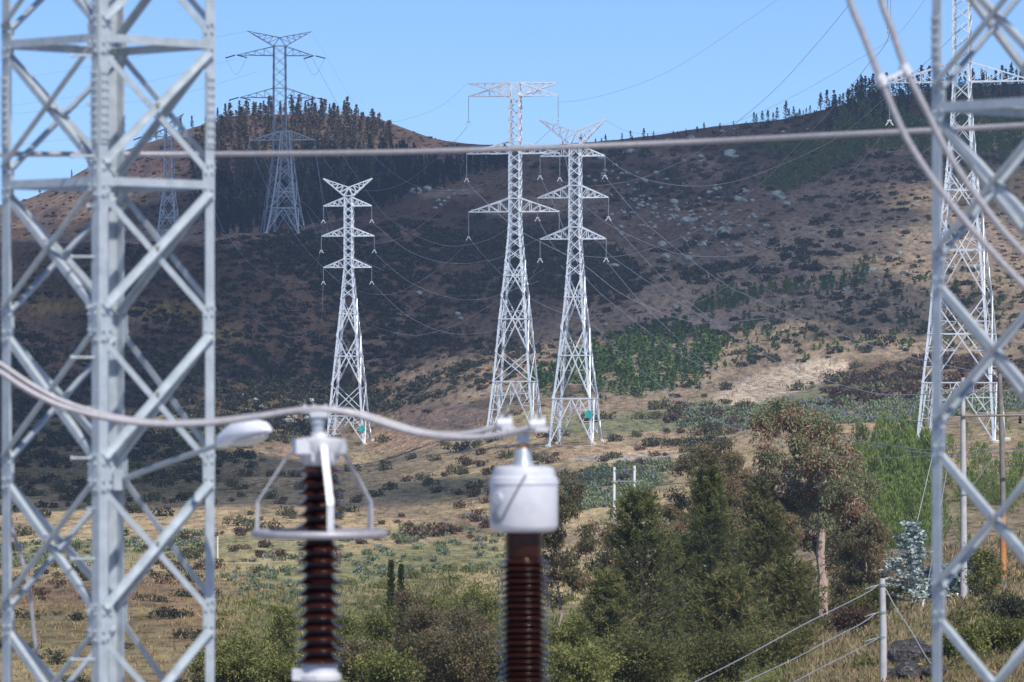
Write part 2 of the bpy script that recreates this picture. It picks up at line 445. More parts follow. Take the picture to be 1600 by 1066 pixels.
for (cx, cy, rx, ry, ang, c, st) in [
    (250, 860, 380, 24, -3, C(.24, .26, .14), .7), (620, 880, 260, 34, -6, C(.23, .25, .13), .7), (760, 760, 160, 16, -5, C(.22, .24, .13), .6), (100, 1000, 160, 60, 0, C(.22, .20, .11), .6), (1320, 590, 150, 28, -10, C(.10, .07, .045), .75),
    (1090, 512, 110, 20, -14, C(.30, .23, .21), .7), (700, 655, 80, 26, 0, C(.20, .15, .14), .9), (620, 690, 60, 20, 0, C(.42, .28, .20), .7),
    (1150, 640, 330, 24, -7, C(.19, .22, .13), .8), (1360, 668, 110, 8, -5, C(.38, .28, .19), .7), (960, 760, 90, 26, -6, C(.20, .22, .13), .8),
    (560, 905, 250, 40, -6, C(.20, .21, .11), .5), (300, 480, 140, 14, 0, C(.22, .17, .07), .8), (340, 520, 60, 8, 0, C(.22, .17, .07), .8),
    (320, 372, 120, 10, 0, C(.24, .19, .16), .8), (140, 480, 120, 14, 5, C(.22, .17, .07), .7), (1000, 705, 140, 9, -2, C(.46, .34, .24), .9),
    (980, 715, 90, 5, -2, C(.42, .40, .38), .9), (470, 690, 60, 30, 30, C(.40, .27, .20), .8), (230, 500, 50, 20, 0, C(.18, .14, .12), .6), (150, 720, 260, 75, 4, C(.10, .095, .05), .8), (450, 660, 120, 40, 0, C(.13, .11, .06), .6),
    (700, 245, 90, 30, 5, brownhill * 1.15, .8), (160, 650, 60, 20, -50, C(.22, .18, .16), .6), (1540, 770, 110, 30, 0, C(.13, .12, .06), .6),
    (1100, 330, 180, 60, 0, C(.14, .09, .065), .5), (1330, 300, 150, 50, -10, C(.19, .145, .115), .8), (1250, 260, 60, 30, 0, C(.18, .12, .08), .6)]:
    colr = lerp(colr, c + 0 * colr, st * ell(cx, cy, rx, ry, ang))
n2 = n2 * .4 + .3
for e in ((1215, 598, 105, 27, -16), (1165, 616, 50, 18, -12), (1275, 582, 62, 17, -14)): colr = lerp(colr, pale + 0 * colr, ell(*e, nz=.2))
colr = np.clip(colr * (.8 + .4 * n2)[..., None], 0, 1)

nD, nX = R.shape
idx = np.arange(nD * nX).reshape(nD, nX)
quads = np.stack([idx[:-1, :-1], idx[:-1, 1:], idx[1:, 1:], idx[1:, :-1]], -1).reshape(-1, 4)
Vt = np.stack([XX, YY, GZ], -1).reshape(-1, 3)
tm, tnt, tb = new_mat("hillside_ground")
at = tnt.nodes.new("ShaderNodeAttribute"); at.attribute_name = "cover"
tc = tnt.nodes.new("ShaderNodeTexCoord")
def tn(scale, detail=8, rough=.65):
    n = tnt.nodes.new("ShaderNodeTexNoise"); n.inputs["Scale"].default_value = scale; n.inputs["Detail"].default_value = detail
    n.inputs["Roughness"].default_value = rough
    mp = tnt.nodes.new("ShaderNodeMapping"); mp.inputs["Scale"].default_value = (1, .22, 1)
    tnt.links.new(tc.outputs["Object"], mp.inputs["Vector"]); tnt.links.new(mp.outputs[0], n.inputs["Vector"]); return n.outputs[0]
f1 = ramp(tnt, tn(.7, 10, .7), [(.36, (.35, .33, .30)), (.48, (.9, .9, .9)), (.64, (1.45, 1.38, 1.25))])
f2 = ramp(tnt, tn(.07), [(.35, (.75, .74, .72)), (.65, (1.2, 1.18, 1.12))])
def mul(a, b):
    x = tnt.nodes.new("ShaderNodeMix"); x.data_type = 'RGBA'; x.blend_type = 'MULTIPLY'; x.inputs[0].default_value = 1
    tnt.links.new(a, x.inputs[6]); tnt.links.new(b, x.inputs[7]); return x.outputs[2]
tnt.links.new(mul(mul(at.outputs["Color"], f1), f2), tb.inputs["Base Color"])
tb.inputs["Roughness"].default_value = .95; tb.inputs["Specular IOR Level"].default_value = .1
bp = tnt.nodes.new("ShaderNodeBump"); bp.inputs["Strength"].default_value = .8; bp.inputs["Distance"].default_value = 1.0
tnt.links.new(tn(.9, 10), bp.inputs["Height"]); tnt.links.new(bp.outputs[0], tb.inputs["Normal"])
tme = mesh_data("hillside", Vt, quads, tm, True)
ca = tme.attributes.new("cover", 'FLOAT_COLOR', 'POINT')
ca.data.foreach_set("color", np.concatenate([colr.reshape(-1, 3), np.ones((nD * nX, 1))], 1).astype(np.float32).ravel())
tag(link("hillside", tme), kind="structure")
gm = mat_noise("yard_gravel", (.20, .18, .16), (.32, .29, .26), .8, .95)
gp = MB(); gp.box((0, 1500, -60.0), 16000, 16000, 1.0); tag(gp.build("ground", gm), kind="structure")
yd = MB(); yd.box((0, -40, -.07), 260, 220, .14); tag(yd.build("substation_yard", gravel), kind="structure")

# the cloud that shades the far slope stands high over the valley, outside the frame
foot = [(-1500, 600), (0, 630), (200, 670), (300, 800), (380, 980), (470, 1080), (560, 1100), (700, 1050), (850, 1040), (980, 1090), (1230, 1210), (1380, 1370), (1530, 1520),
        (1620, 2150), (1300, 2300), (850, 2150), (700, 2110), (450, 2080), (330, 1950), (300, 1750), (0, 1620), (-1500, 1620)]
foot = [(p, cd(D)) for p, D in foot]
fp = np.array([((p - 800) / F * D, D) for p, D in foot])
zt = np.array([float(terr(p, D)) for p, D in foot])
CH = 1150.0
k = (CH - zt) / sun_vec.z
fp2 = fp + np.stack([k * sun_vec.x, k * sun_vec.y], 1)
def inpoly(x, y, poly):
    r = np.zeros(np.shape(x), bool); n = len(poly); j = n - 1
    for i in range(n):
        xi, yi = poly[i]; xj, yj = poly[j]
        c = ((yi > y) != (yj > y)) & (x < (xj - xi) * (y - yi) / (yj - yi + 1e-12) + xi)
        r ^= c; j = i
    return r
cs = 9.0
cx = np.arange(fp2[:, 0].min() - 60, fp2[:, 0].max() + 60, cs); cy = np.arange(fp2[:, 1].min() - 60, fp2[:, 1].max() + 60, cs)
CX, CY = np.meshgrid(cx, cy)
dist = np.full(CX.shape, 1e9)
for a, b in zip(fp2, np.roll(fp2, -1, 0)):
    ab = b - a; t = np.clip(((CX - a[0]) * ab[0] + (CY - a[1]) * ab[1]) / (ab @ ab), 0, 1)
    dist = np.minimum(dist, np.hypot(CX - a[0] - t * ab[0], CY - a[1] - t * ab[1]))
sdist = np.where(inpoly(CX, CY, fp2), dist, -dist) + 260 * (fbm(CX / 140, CY / 200, 5) - .5) + 15
th = np.sqrt(np.clip(sdist, 0, None)) * (3 + 7 * fbm(CX / 60 + 5, CY / 60, 4))
inside = sdist > -cs
idc = np.arange(CX.size).reshape(CX.shape)
q = np.stack([idc[:-1, :-1], idc[:-1, 1:], idc[1:, 1:], idc[1:, :-1]], -1)
keep = inside[:-1, :-1] & inside[:-1, 1:] & inside[1:, 1:] & inside[1:, :-1]
q = q[keep]
Vc = np.concatenate([np.stack([CX, CY, CH + th], -1).reshape(-1, 3), np.stack([CX, CY, CH - .35 * th - .5], -1).reshape(-1, 3)])
qq = np.concatenate([q, q[:, ::-1] + CX.size])
used, inv = np.unique(qq, return_inverse=True)
tag(link("cloud", mesh_data("cloud", Vc[used], inv.reshape(-1, 4), cloud_m, True)), kind="structure")

# ------------------------------------------------------------------ foliage geometry
def leafq(Cn, dirs, L, W, rg, tone0=None, tvar=.25):
    """one quad per leaf or leaf tuft: centre, long axis, length, width"""
    n = len(Cn)
    d = dirs / (np.linalg.norm(dirs, axis=1, keepdims=True) + 1e-9)
    r = rg.normal(size=(n, 3)); s = np.cross(d, r); s /= np.linalg.norm(s, axis=1, keepdims=True) + 1e-9
    L = np.broadcast_to(L, (n,))[:, None]; W = np.broadcast_to(W, (n,))[:, None]
    a = Cn - d * L / 2; b = Cn + d * L / 2
    V = np.stack([a, Cn + s * W / 2, b, Cn - s * W / 2], 1).reshape(-1, 3)
    t = (tone0 if tone0 is not None else np.full(n, .5)) + rg.normal(size=n) * tvar
    return V, np.arange(n * 4).reshape(n, 4), np.repeat(np.clip(t, 0, 1), 4)

def merge(parts):
    V = []; Q = []; T = []; o = 0
    for v, q, t in parts: V.append(v); Q.append(q + o); T.append(t); o += len(v)
    return np.concatenate(V), np.concatenate(Q), np.concatenate(T)

def bush_geo(rg, n=70, leaf=.16, flat=.75, up=.3, clumps=5):
    """unit bush, radius about 1, seated on z=0"""
    cc = rg.normal(size=(clumps, 3)) * [.42, .42, .2]; cc[:, 2] = np.abs(cc[:, 2]) + .3
    cr = rg.uniform(.35, .6, clumps)
    k = rg.integers(0, clumps, n)
    d = rg.normal(size=(n, 3)); d /= np.linalg.norm(d, axis=1, keepdims=True)
    rr = rg.uniform(.6, 1.0, n)[:, None]
    c = cc[k] + d * cr[k][:, None] * rr; c[:, 2] = np.abs(c[:, 2]) * flat * 1.2
    tone = .5 + .3 * (rg.random(clumps)[k] - .5)
    dirs = rg.normal(size=(n, 3)) + np.array([0, 0, up * 2]) + d
    return leafq(c, dirs, rg.uniform(.7, 1.4, n) * leaf * 1.6, leaf * .9, rg, tone, .17)

def conifer_geo(rg, n=160, r=.28, leaf=.09, gaps=.25, taper=.9):
    """unit-height conifer crown with whorled, uneven branches (crown only)"""
    P_, D_, T_ = [], [], []
    nb = max(12, n // 4)
    for b in range(nb):
        t = rg.random() ** .8
        z = .10 + .88 * t
        R = r * (1 - t) ** taper * rg.uniform(.55, 1.15) + .015
        az = rg.random() * 2 * math.pi; tn_ = .5 + .4 * (rg.random() - .5)
        m = max(2, int(n / nb))
        for k in range(m):
            q = rg.uniform(.15, 1)
            P_.append((math.cos(az) * R * q + rg.normal() * .012, math.sin(az) * R * q + rg.normal() * .012, z + R * q * .25 + rg.normal() * .012))
            D_.append((math.cos(az), math.sin(az), .45 + rg.normal() * .4)); T_.append(tn_)
    n2_ = len(P_)
    return leafq(np.array(P_), np.array(D_), leaf * rg.uniform(.8, 1.5, n2_), leaf * .5, rg, np.array(T_), .15)

def trunk_mb(path, r0, r1, n=7):
    k = len(path); return MB().tube(path, list(np.linspace(r0, r1, k)), n)

def copies(meshes, spots, name, label, cat, group, mass_name=None, mass_label=None, top=300, mat=None, trunk=None):
    """spots: (x, y, z, scale). The 300 largest in the photo are objects, the rest one 'stuff' object"""
    spots = sorted(spots, key=lambda s: -s[3] / s[1])
    for i, (x, y, z, sc) in enumerate(spots[:top]):
        gi, me = i % len(meshes), None
        rz = random.random() * 6.28
        me = meshes[gi][0]
        if trunk is None:
            o = link(name, me, None, (x, y, z), rz, sc)
            tag(o, label, cat, group)
        else:
            r = empty(name, (x, y, z), rz); tag(r, label, cat, group)
            c = link("crown", me, r, (0, 0, 0), 0, sc); t = link("trunk", trunk, r, (0, 0, 0), 0, sc)
    rest = spots[top:]
    if rest and mass_name:
        parts = []
        for i, (x, y, z, sc) in enumerate(rest):
            V, Q, T = meshes[i % len(meshes)][1]
            a = random.random() * 6.28; c, s_ = math.cos(a), math.sin(a)
            M = np.array([[c, s_, 0], [-s_, c, 0], [0, 0, 1]])
            parts.append((V @ M * sc + [x, y, z], Q, np.clip(T + random.uniform(-.15, .15), 0, 1)))
        V, Q, T = merge(parts)
        tag(link(mass_name, mesh_data(mass_name, V, Q, mat, False, T)), mass_label, cat, None, "stuff")

def variants(fn, n, mat, name):
    out = []
    for i in range(n):
        g = fn(); out.append((mesh_data(name, g[0], g[1], mat, False, g[2]), g))
    return out

def poly_spots(poly, n, size, clump=None, dmin=100, sink=.1, thr=.5, seed=1, dsc=1.0):
    """n places spread over an outline drawn on the hillside as the photograph shows it"""
    rg = np.random.default_rng(seed); pa = np.array(poly, float)
    lo, hi = pa.min(0), pa.max(0); out = []; tries = 0
    while len(out) < n and tries < n * 40:
        tries += 1
        x = rg.uniform(lo[0], hi[0]); y = rg.uniform(lo[1], hi[1])
        if not inpoly(np.array(x), np.array(y), pa): continue
        D = hit(x, y, dmin)
        if D is None or D > 2050: continue
        wx = (x - 800) / F * D
        if clump and fbm(np.array(wx / clump + seed * 7), np.array(D / clump / 2 + 5), 3) < thr + rg.normal() * .03: continue
        s = rg.uniform(*size) * (D / F)        # size in photograph pixels -> metres
        out.append((wx, D, float(terr(x, D)) - sink * s, s))
    return out

# ------------------------------------------------------------------ far slope: pines, scrub, boulders
v_far = variants(lambda: conifer_geo(rng, 300, .19, .085), 6, pine_far, "far_pine_crown")
v_oli = variants(lambda: conifer_geo(rng, 300, .24, .095, taper=.75), 5, pine_olive, "olive_pine_crown")
tr_far = MB().tube([(0, 0, -.05), (0.01, 0, .5), (0, .01, .98)], [.022, .015, .004], 5)
tr_far_me = mesh_data("far_trunk", np.concatenate(tr_far.v), tr_far.f, bark_dark)
# conifers along the crest of the left hill and over it
sp = []
rg = np.random.default_rng(21)
for px_, h in [(140, 26), (62, 14), (20, 16), (112, 14), (282, 26), (352, 26), (374, 26), (388, 22), (420, 30), (455, 34), (466, 28), (488, 32), (502, 30), (505, 24), (515, 20), (538, 26), (545, 20), (560, 12), (568, 10), (582, 14), (590, 8), (300, 22), (328, 30), (340, 22), (400, 22), (412, 24), (438, 24), (477, 24), (522, 20), (244, 22), (228, 18)]:
    D = 1733 + rg.uniform(-12, 3); g = gpt(px_, D); sp.append((g[0], g[1], g[2] - .4, h * D / F))
copies(v_far, sp, "pine_tree", "dark conifer standing against the sky on the crest of the left hill", "tree", "conifers on the left hill crest", trunk=tr_far_me)
sp = poly_spots([(300, 240), (340, 195), (450, 172), (560, 185), (612, 215), (615, 300), (450, 330), (340, 350), (300, 320)], 650, (20, 38), dmin=1230, seed=31)
copies(v_oli, sp, "pine_tree", "olive brown pine in the wood covering the left hill", "tree", "olive pines covering the left hill", "pine_wood", "olive brown pine wood massed on the left hill", 85, pine_olive, tr_far_me)
sp = poly_spots([(320, 345), (330, 290), (420, 290), (560, 262), (620, 240), (700, 268), (790, 250), (800, 262), (640, 310), (560, 340), (500, 352), (420, 372), (330, 372)], 900, (20, 36), dmin=1240, seed=32)
sp += poly_spots([(150, 300), (250, 250), (330, 240), (330, 370), (200, 372)], 150, (12, 28), dmin=1240, seed=33, clump=60)
copies(v_far, sp, "pine_tree", "near black pine in the dark wood at the foot of the left hill", "tree", "dark pines in the hollow behind the slope", "pine_wood", "near black pine wood filling the hollow behind the slope", 80, pine_far, tr_far_me)
# skyline of the right ridge
sp = []
for px_, h in [(819, 18), (908, 22), (915, 16), (930, 10), (940, 14), (946, 20), (956, 10), (972, 18), (985, 22), (988, 14), (1006, 24), (1012, 12), (1052, 12), (1072, 12), (1090, 14), (1100, 18), (1125, 12), (1146, 14), (1166, 14),
               (1178, 24), (1182, 20), (1191, 24), (1200, 26), (1208, 18), (1214, 26), (1228, 32), (1233, 20), (1240, 22), (1250, 14), (1260, 14), (1266, 16), (1282, 32), (1292, 34), (1300, 16), (1325, 30),
               (1332, 36), (1340, 40), (1346, 46), (1352, 44), (1358, 40), (1364, 46), (1371, 42), (1379, 36), (1385, 44), (1395, 34), (1405, 40), (1415, 42), (1425, 38), (1440, 50), (1452, 48), (1462, 30), (1480, 34), (1500, 30), (1520, 24), (1534, 34), (1540, 30), (1556, 30), (1566, 36), (1572, 34), (1580, 38), (1588, 30), (1598, 36), (1612, 34)]:
    D = 1522 + rg.uniform(-14, 4); g = gpt(px_, D); sp.append((g[0], g[1], g[2] - .5, h * .95 * D / F))
for k in range(60):
    px_ = rg.uniform(800, 1640) ** 1.0; D = 1518 + rg.uniform(-30, 6); g = gpt(px_, D); sp.append((g[0], g[1], g[2] - .4, rg.uniform(5, 15) * D / F))
for k in range(190):
    px_ = rg.uniform(1290, 1640); D = 1510 + rg.uniform(-60, 6); g = gpt(px_, D); sp.append((g[0], g[1], g[2] - .4, rg.uniform(12, 36) * D / F))
v_sky = variants(lambda: conifer_geo(rng, 340, .21, .075, taper=.8), 8, pine_far, "skyline_pine_crown")
copies(v_sky, sp, "pine_tree", "dark spindly pine on the skyline of the right ridge", "tree", "pines on the right skyline", "pine_wood", "dark pines along the right skyline", 90, pine_far, tr_far_me)
sp = poly_spots([(1330, 150), (1600, 135), (1700, 130), (1700, 245), (1560, 250), (1450, 240), (1330, 240), (1300, 225)], 1000, (12, 26), dmin=1150, seed=34, clump=50, thr=.36)
sp += poly_spots([(1186, 290), (1225, 308), (1262, 290), (1335, 252), (1360, 235), (1300, 228), (1195, 230), (1200, 248), (1255, 247), (1215, 268)], 300, (13, 22), dmin=1150, seed=35)
v_grn = variants(lambda: conifer_geo(rng, 130, .34, .14, taper=.7), 5, pine_mid, "green_pine_crown")
v_grn = variants(lambda: conifer_geo(rng, 150, .36, .14, taper=.7), 5, pine_bright, "green_pine_crown")
copies(v_grn, sp, "young_pine", "green young pine in the plantation high on the right slope", "tree", "young pines high on the right slope", "young_pine_wood", "green young pine plantation high on the right slope", 55, pine_bright, tr_far_me)

v_b1 = variants(lambda: bush_geo(rng, 90, .27, flat=.62, clumps=rng.integers(4, 9)), 9, scrub_dark, "dark_bush")
v_b2 = variants(lambda: bush_geo(rng, 80, .26, flat=.5), 5, scrub_brown, "brown_bush")
v_b3 = variants(lambda: bush_geo(rng, 70, .3), 5, scrub_green, "green_bush")
sp = poly_spots([(-60, 385), (300, 385), (560, 345), (800, 250), (1100, 210), (1350, 160), (1640, 150), (1640, 240), (1300, 330), (1100, 470), (950, 560), (850, 620), (600, 660), (350, 700), (-60, 800)], 2400, (3, 11), clump=38, dmin=900, seed=41, thr=.50)
sp += poly_spots([(-60, 400), (560, 360), (800, 300), (850, 600), (600, 640), (350, 690), (-60, 790)], 1300, (4, 13), clump=45, dmin=800, seed=42, thr=.52)
sp += poly_spots([(930, 380), (1340, 360), (1300, 440), (1100, 450), (900, 480)], 60, (9, 17), clump=30, dmin=900, seed=43, thr=.45)
sp += poly_spots([(1180, 330), (1640, 240), (1640, 420), (1150, 470)], 170, (3, 8), clump=30, dmin=900, seed=47, thr=.52)
for px_, ry, s_ in [(1275, 350, 12), (1290, 345, 11), (1240, 360, 8), (1210, 385, 13), (1225, 392, 12), (1250, 395, 14), (1262, 398, 12), (1285, 398, 14), (1300, 400, 13), (1325, 393, 14), (1195, 425, 12), (1240, 420, 14), (1260, 422, 12), (1305, 325, 9), (1395, 305, 11), (1410, 320, 10), (1415, 330, 10), (1375, 318, 9), (1350, 320, 9), (1440, 312, 10), (1340, 290, 10), (1365, 285, 10)]:
    D = hit(px_, ry, 900)
    if D: sp.append(((px_ - 800) / F * D, D, float(terr(px_, D)) - .3, s_ * D / F))
sp += poly_spots([(-60, 400), (300, 395), (560, 350), (820, 300), (1000, 420), (950, 540), (850, 610), (600, 650), (350, 690), (-60, 790)], 1500, (5, 12), clump=75, dmin=900, seed=40, thr=.57)
copies(v_b1, sp, "scrub_bush", "dark rounded bush on the shaded brown slope", "bush", "dark bushes on the shaded slope", "scrub", "dark scrub scattered over the shaded brown slope", 300, scrub_dark)
sp = poly_spots([(-60, 385), (560, 345), (800, 250), (1100, 210), (1640, 140), (1640, 520), (1150, 520), (850, 640), (-60, 800)], 1500, (2, 7), dmin=900, seed=44)
copies(v_b2, sp, "heath_bush", "low brown heath bush on the mid slope", "bush", "brown heath bushes on the slope", "heath", "brown heath tussocks over the mid slope", 300, scrub_brown)
sp = poly_spots([(-60, 372), (-60, 330), (60, 300), (230, 235), (330, 190), (340, 370)], 330, (2, 6), dmin=1240, seed=49)
sp += poly_spots([(560, 185), (620, 200), (760, 240), (700, 262), (610, 240)], 120, (1.5, 4), dmin=1560, seed=50)
copies(v_b1, sp, "hill_bush", "small dark bush on the bare brown flank of the left hill", "bush", "small bushes on the left hill", "hill_scrub", "small dark scrub on the left hill", 280, scrub_dark)
# boulders
def rock_geo(seed, n=3, squash=.7):
    rg = np.random.default_rng(seed)
    import bmesh
    bm = bmesh.new(); bmesh.ops.create_icosphere(bm, subdivisions=n, radius=1)
    off = rg.uniform(0, 50, 3)
    pl = rg.normal(size=(9, 3)); pl /= np.linalg.norm(pl, axis=1, keepdims=True); pd = rg.uniform(.55, .9, 9)
    for v in bm.verts:
        c = np.array(v.co)
        for p, d in zip(pl, pd):
            e = c @ p - d
            if e > 0: c = c - p * e * .9
        c = c * (1 + .3 * (float(fbm(c[0] * 1.7 + off[0], c[1] * 1.7 + c[2] * 2.3 + off[1], 3)) - .5))
        c[2] *= squash; v.co = c
    me = bpy.data.meshes.new("rock"); bm.to_mesh(me); bm.free()
    return me
rocks = []
for i in range(7):
    me = rock_geo(i, 3 if i < 4 else 2); me.materials.append(rock_pale); rocks.append((me, None))
sp = []
for px_, ry, s in [(1141, 245, 9), (1148, 248, 5), (1167, 304, 6), (1153, 314, 6), (1165, 316, 5), (1053, 318, 6), (1057, 330, 5), (1055, 342, 5), (1215, 308, 8), (1222, 311, 5), (1230, 322, 6), (1074, 350, 9), (1125, 370, 9), (1132, 368, 7), (1108, 304, 5),
                    (1095, 248, 5), (1025, 272, 4), (1098, 385, 6), (1155, 387, 6), (1183, 382, 5), (1075, 408, 7), (1198, 356, 5), (1033, 385, 7), (1040, 403, 6), (960, 420, 7), (975, 520, 5), (982, 515, 4), (947, 510, 4), (1058, 484, 5), (1092, 474, 5),
                    (650, 303, 8), (668, 300, 7), (655, 460, 5), (715, 492, 4), (720, 500, 4), (1413, 428, 5), (1355, 428, 5), (1362, 424, 5), (1366, 422, 4), (1327, 452, 5), (1320, 455, 4), (1404, 397, 5),
                    (1000, 322, 4), (986, 240, 6), (1080, 218, 5), (1046, 222, 5), (488, 630, 6), (464, 635, 5), (450, 660, 5), (478, 655, 4), (400, 626, 4), (1340, 205, 4), (1345, 162, 4), (1247, 184, 6), (900, 250, 5), (960, 262, 5), (940, 250, 6)]:
    D = hit(px_, ry, 900)
    if D: sp.append(((px_ - 800) / F * D, D, float(terr(px_, D)), s * D / F * 1.3))
for cxx, cyy, rx, ry, k in [(1090, 340, 110, 70, 150), (980, 300, 90, 60, 60), (1300, 190, 200, 40, 20), (420, 640, 70, 40, 20), (700, 300, 60, 30, 14), (1330, 450, 90, 30, 12)]:
    for i in range(k):
        px_, ryy = rg.normal(cxx, rx * .55), rg.normal(cyy, ry * .5)
        D = hit(px_, ryy, 900)
        if D and D < 1540: sp.append(((px_ - 800) / F * D, D, float(terr(px_, D)), rg.uniform(1.8, 5) * D / F))
sp = [(x, y, z + .35 * s_, s_) for x, y, z, s_ in sp]
copies(rocks, sp, "boulder", "pale lichen covered boulder lying on the brown slope", "boulder", "pale boulders strewn over the slope")

# mid-distance plantations and sparse plants
v_yp = variants(lambda: conifer_geo(rng, 170, .36, .15, taper=.55), 6, pine_young, "young_pine_crown")
tr_sm = MB().tube([(0, 0, -.05), (0, 0, .8)], [.03, .01], 5); tr_sm_me = mesh_data("small_trunk", np.concatenate(tr_sm.v), tr_sm.f, bark_dark)
sp = poly_spots([(850, 585), (900, 560), (960, 535), (1060, 512), (1120, 520), (1125, 560), (1100, 590), (1000, 622), (900, 612), (820, 610), (840, 590)], 400, (11, 34), dmin=800, seed=51, sink=.15, clump=9, thr=.30)
sp += poly_spots([(820, 620), (900, 520), (1060, 490), (1220, 500), (1200, 560), (1100, 620), (900, 650)], 90, (8, 22), dmin=800, seed=64, sink=.15)
copies(v_yp, sp, "young_pine", "dark green young pine in the plantation right of the central towers", "tree", "young pines in the plantation behind the towers", "young_pine_wood", "dark green young pines massed behind the towers", 115, pine_young, tr_sm_me)
sp = poly_spots([(1080, 490), (1130, 450), (1230, 440), (1360, 415), (1370, 380), (1460, 365), (1600, 370), (1600, 400), (1440, 420), (1340, 450), (1200, 462), (1150, 485)], 190, (9, 20), dmin=800, seed=52, clump=25, thr=.45)
copies(v_yp, sp, "young_pine", "small green pine in the loose band across the right slope", "tree", "green pines in a band across the right slope", "young_pine_wood", "green pines in a loose band across the right slope", 50, pine_young, tr_sm_me)
v_sp = variants(lambda: conifer_geo(rng, 110, .36, .24, taper=.5), 5, pine_bright, "sapling_crown")
sp = poly_spots([(1000, 620), (1120, 540), (1180, 470), (1460, 430), (1640, 440), (1640, 560), (1450, 540), (1310, 560), (1150, 575), (1060, 615)], 290, (6, 14), dmin=700, seed=53)
copies(v_sp, sp, "sapling", "small yellow green sapling on the dry tan slope", "sapling", "saplings planted on the tan slope")
sp = poly_spots([(1000, 600), (1120, 520), (1200, 460), (1640, 420), (1640, 580), (1450, 560), (1310, 560), (1150, 580), (1040, 630)], 200, (5, 13), dmin=700, seed=54)
copies(v_b1, sp, "slope_bush", "grey green bush among the saplings on the tan slope", "bush", "bushes among the saplings")
sp = poly_spots([(-60, 560), (330, 560), (560, 600), (640, 640), (450, 690), (340, 740), (330, 800), (-60, 840)], 420, (8, 19), clump=22, dmin=500, seed=46, thr=.46)
copies(variants(lambda: bush_geo(rng, 160, .2, clumps=8), 6, scrub_dark, "thicket_bush"), sp, "thicket_bush", "dark green bush in the shaded thicket on the lower left slope", "bush", "dark bushes of the lower left thicket", "thicket", "dark green thicket on the lower left slope", 290, scrub_dark)
sp = poly_spots([(1235, 645), (1330, 588), (1450, 562), (1640, 560), (1640, 606), (1450, 622), (1300, 645)], 150, (8, 19), dmin=500, seed=48)
copies(variants(lambda: bush_geo(rng, 190, .24, clumps=9), 5, scrub_brown, "bank_scrub"), sp, "bank_scrub", "dark brown scrub bush on the shaded cut bank left of the largest pylon", "bush", "brown scrub on the cut bank")
# lit grassland bushes
sp = poly_spots([(-60, 740), (450, 690), (800, 690), (1050, 640), (1160, 620), (1230, 650), (1050, 740), (860, 760), (600, 790), (300, 880), (-60, 950)], 150, (7, 20), dmin=350, seed=55, clump=20, thr=.5)
for px_, ry, s in [(400, 830, 26), (375, 822, 20), (420, 780, 18), (440, 745, 12), (380, 700, 18), (350, 690, 16), (520, 790, 14), (545, 800, 14), (1080, 700, 22), (1110, 690, 20), (1060, 695, 16), (1000, 655, 16), (1030, 640, 20), (1060, 650, 18), (1150, 650, 14), (960, 690, 14), (770, 690, 16), (740, 700, 18), (715, 705, 16), (680, 720, 12), (600, 735, 14), (780, 735, 14), (285, 740, 18), (150, 790, 20), (60, 810, 22), (220, 800, 20), (100, 770, 18), (1350, 620, 26), (1300, 600, 22), (1400, 610, 24), (1250, 610, 18), (1430, 590, 22), (1380, 480, 16), (1340, 575, 14), (1450, 520, 24), (1190, 660, 14), (1130, 610, 16)]:
    D = hit(px_, ry, 350)
    if D: sp.append(((px_ - 800) / F * D, D, float(terr(px_, D)) - .2, s * D / F))
v_b4 = variants(lambda: bush_geo(rng, 240, .17, clumps=8), 7, scrub_olive, "large_olive_bush")
copies(v_b4, sp, "olive_bush", "olive grey spreading bush on the sunlit dry grass", "bush", "olive bushes on the sunlit grassland")
v_b5 = variants(lambda: bush_geo(rng, 200, .18, clumps=7), 6, scrub_brown, "brown_thicket")
sp = poly_spots([(330, 830), (500, 760), (700, 720), (950, 640), (1150, 600), (1200, 650), (1040, 740), (700, 860), (400, 900), (60, 960), (60, 900)], 120, (6, 17), dmin=350, seed=56)
for px_, ry, s in [(680, 838, 26), (650, 842, 24), (700, 835, 22), (1110, 655, 22), (1050, 660, 18), (930, 660, 16), (335, 890, 18), (310, 890, 16), (800, 650, 12)]:
    D = hit(px_, ry, 350)
    if D: sp.append(((px_ - 800) / F * D, D, float(terr(px_, D)) - .2, s * D / F))
copies(v_b5, sp, "brown_bush", "brown twiggy bush on the sunlit dry grass", "bush", "brown bushes on the sunlit grassland")
# lupines
v_lu = variants(lambda: bush_geo(rng, 100, .32, up=1.4, clumps=7), 6, lupine, "lupine_clump")
sp = poly_spots([(350, 880), (520, 850), (780, 800), (860, 830), (860, 880), (640, 905), (470, 945), (350, 930)], 230, (5, 11), dmin=300, seed=57)
copies(v_lu, sp, "lupine", "grey green lupine clump in the dry grass below the slope", "plant", "lupine clumps in the dry grass")
sp = poly_spots([(870, 745), (960, 725), (1050, 722), (1040, 745), (1000, 790), (880, 800)], 350, (5, 10), dmin=300, seed=58)
sp += poly_spots([(1040, 645), (1200, 635), (1430, 618), (1640, 610), (1640, 640), (1430, 655), (1200, 672), (1060, 668)], 800, (5, 10), dmin=450, seed=59)
sp += poly_spots([(-60, 850), (60, 850), (330, 830), (350, 850), (100, 885), (-60, 890)], 200, (4, 9), dmin=300, seed=60)
copies([v_lu[2]], sp[:1], "lupine", "lone lupine clump at the edge of the lupine field", "plant", None)
parts = []
for i, (x, y, z, s_) in enumerate(sp[1:]):
    V, Q, T = v_lu[i % 6][1]; parts.append((V * s_ * [1.2, 1.2, 1] + [x, y, z], Q, T))
V, Q, T = merge(parts); tag(link("lupine_field", mesh_data("lupine_field", V, Q, lupine, False, T)), "grey green lupine field with blue flowers in bands below the towers", "plants", None, "stuff")

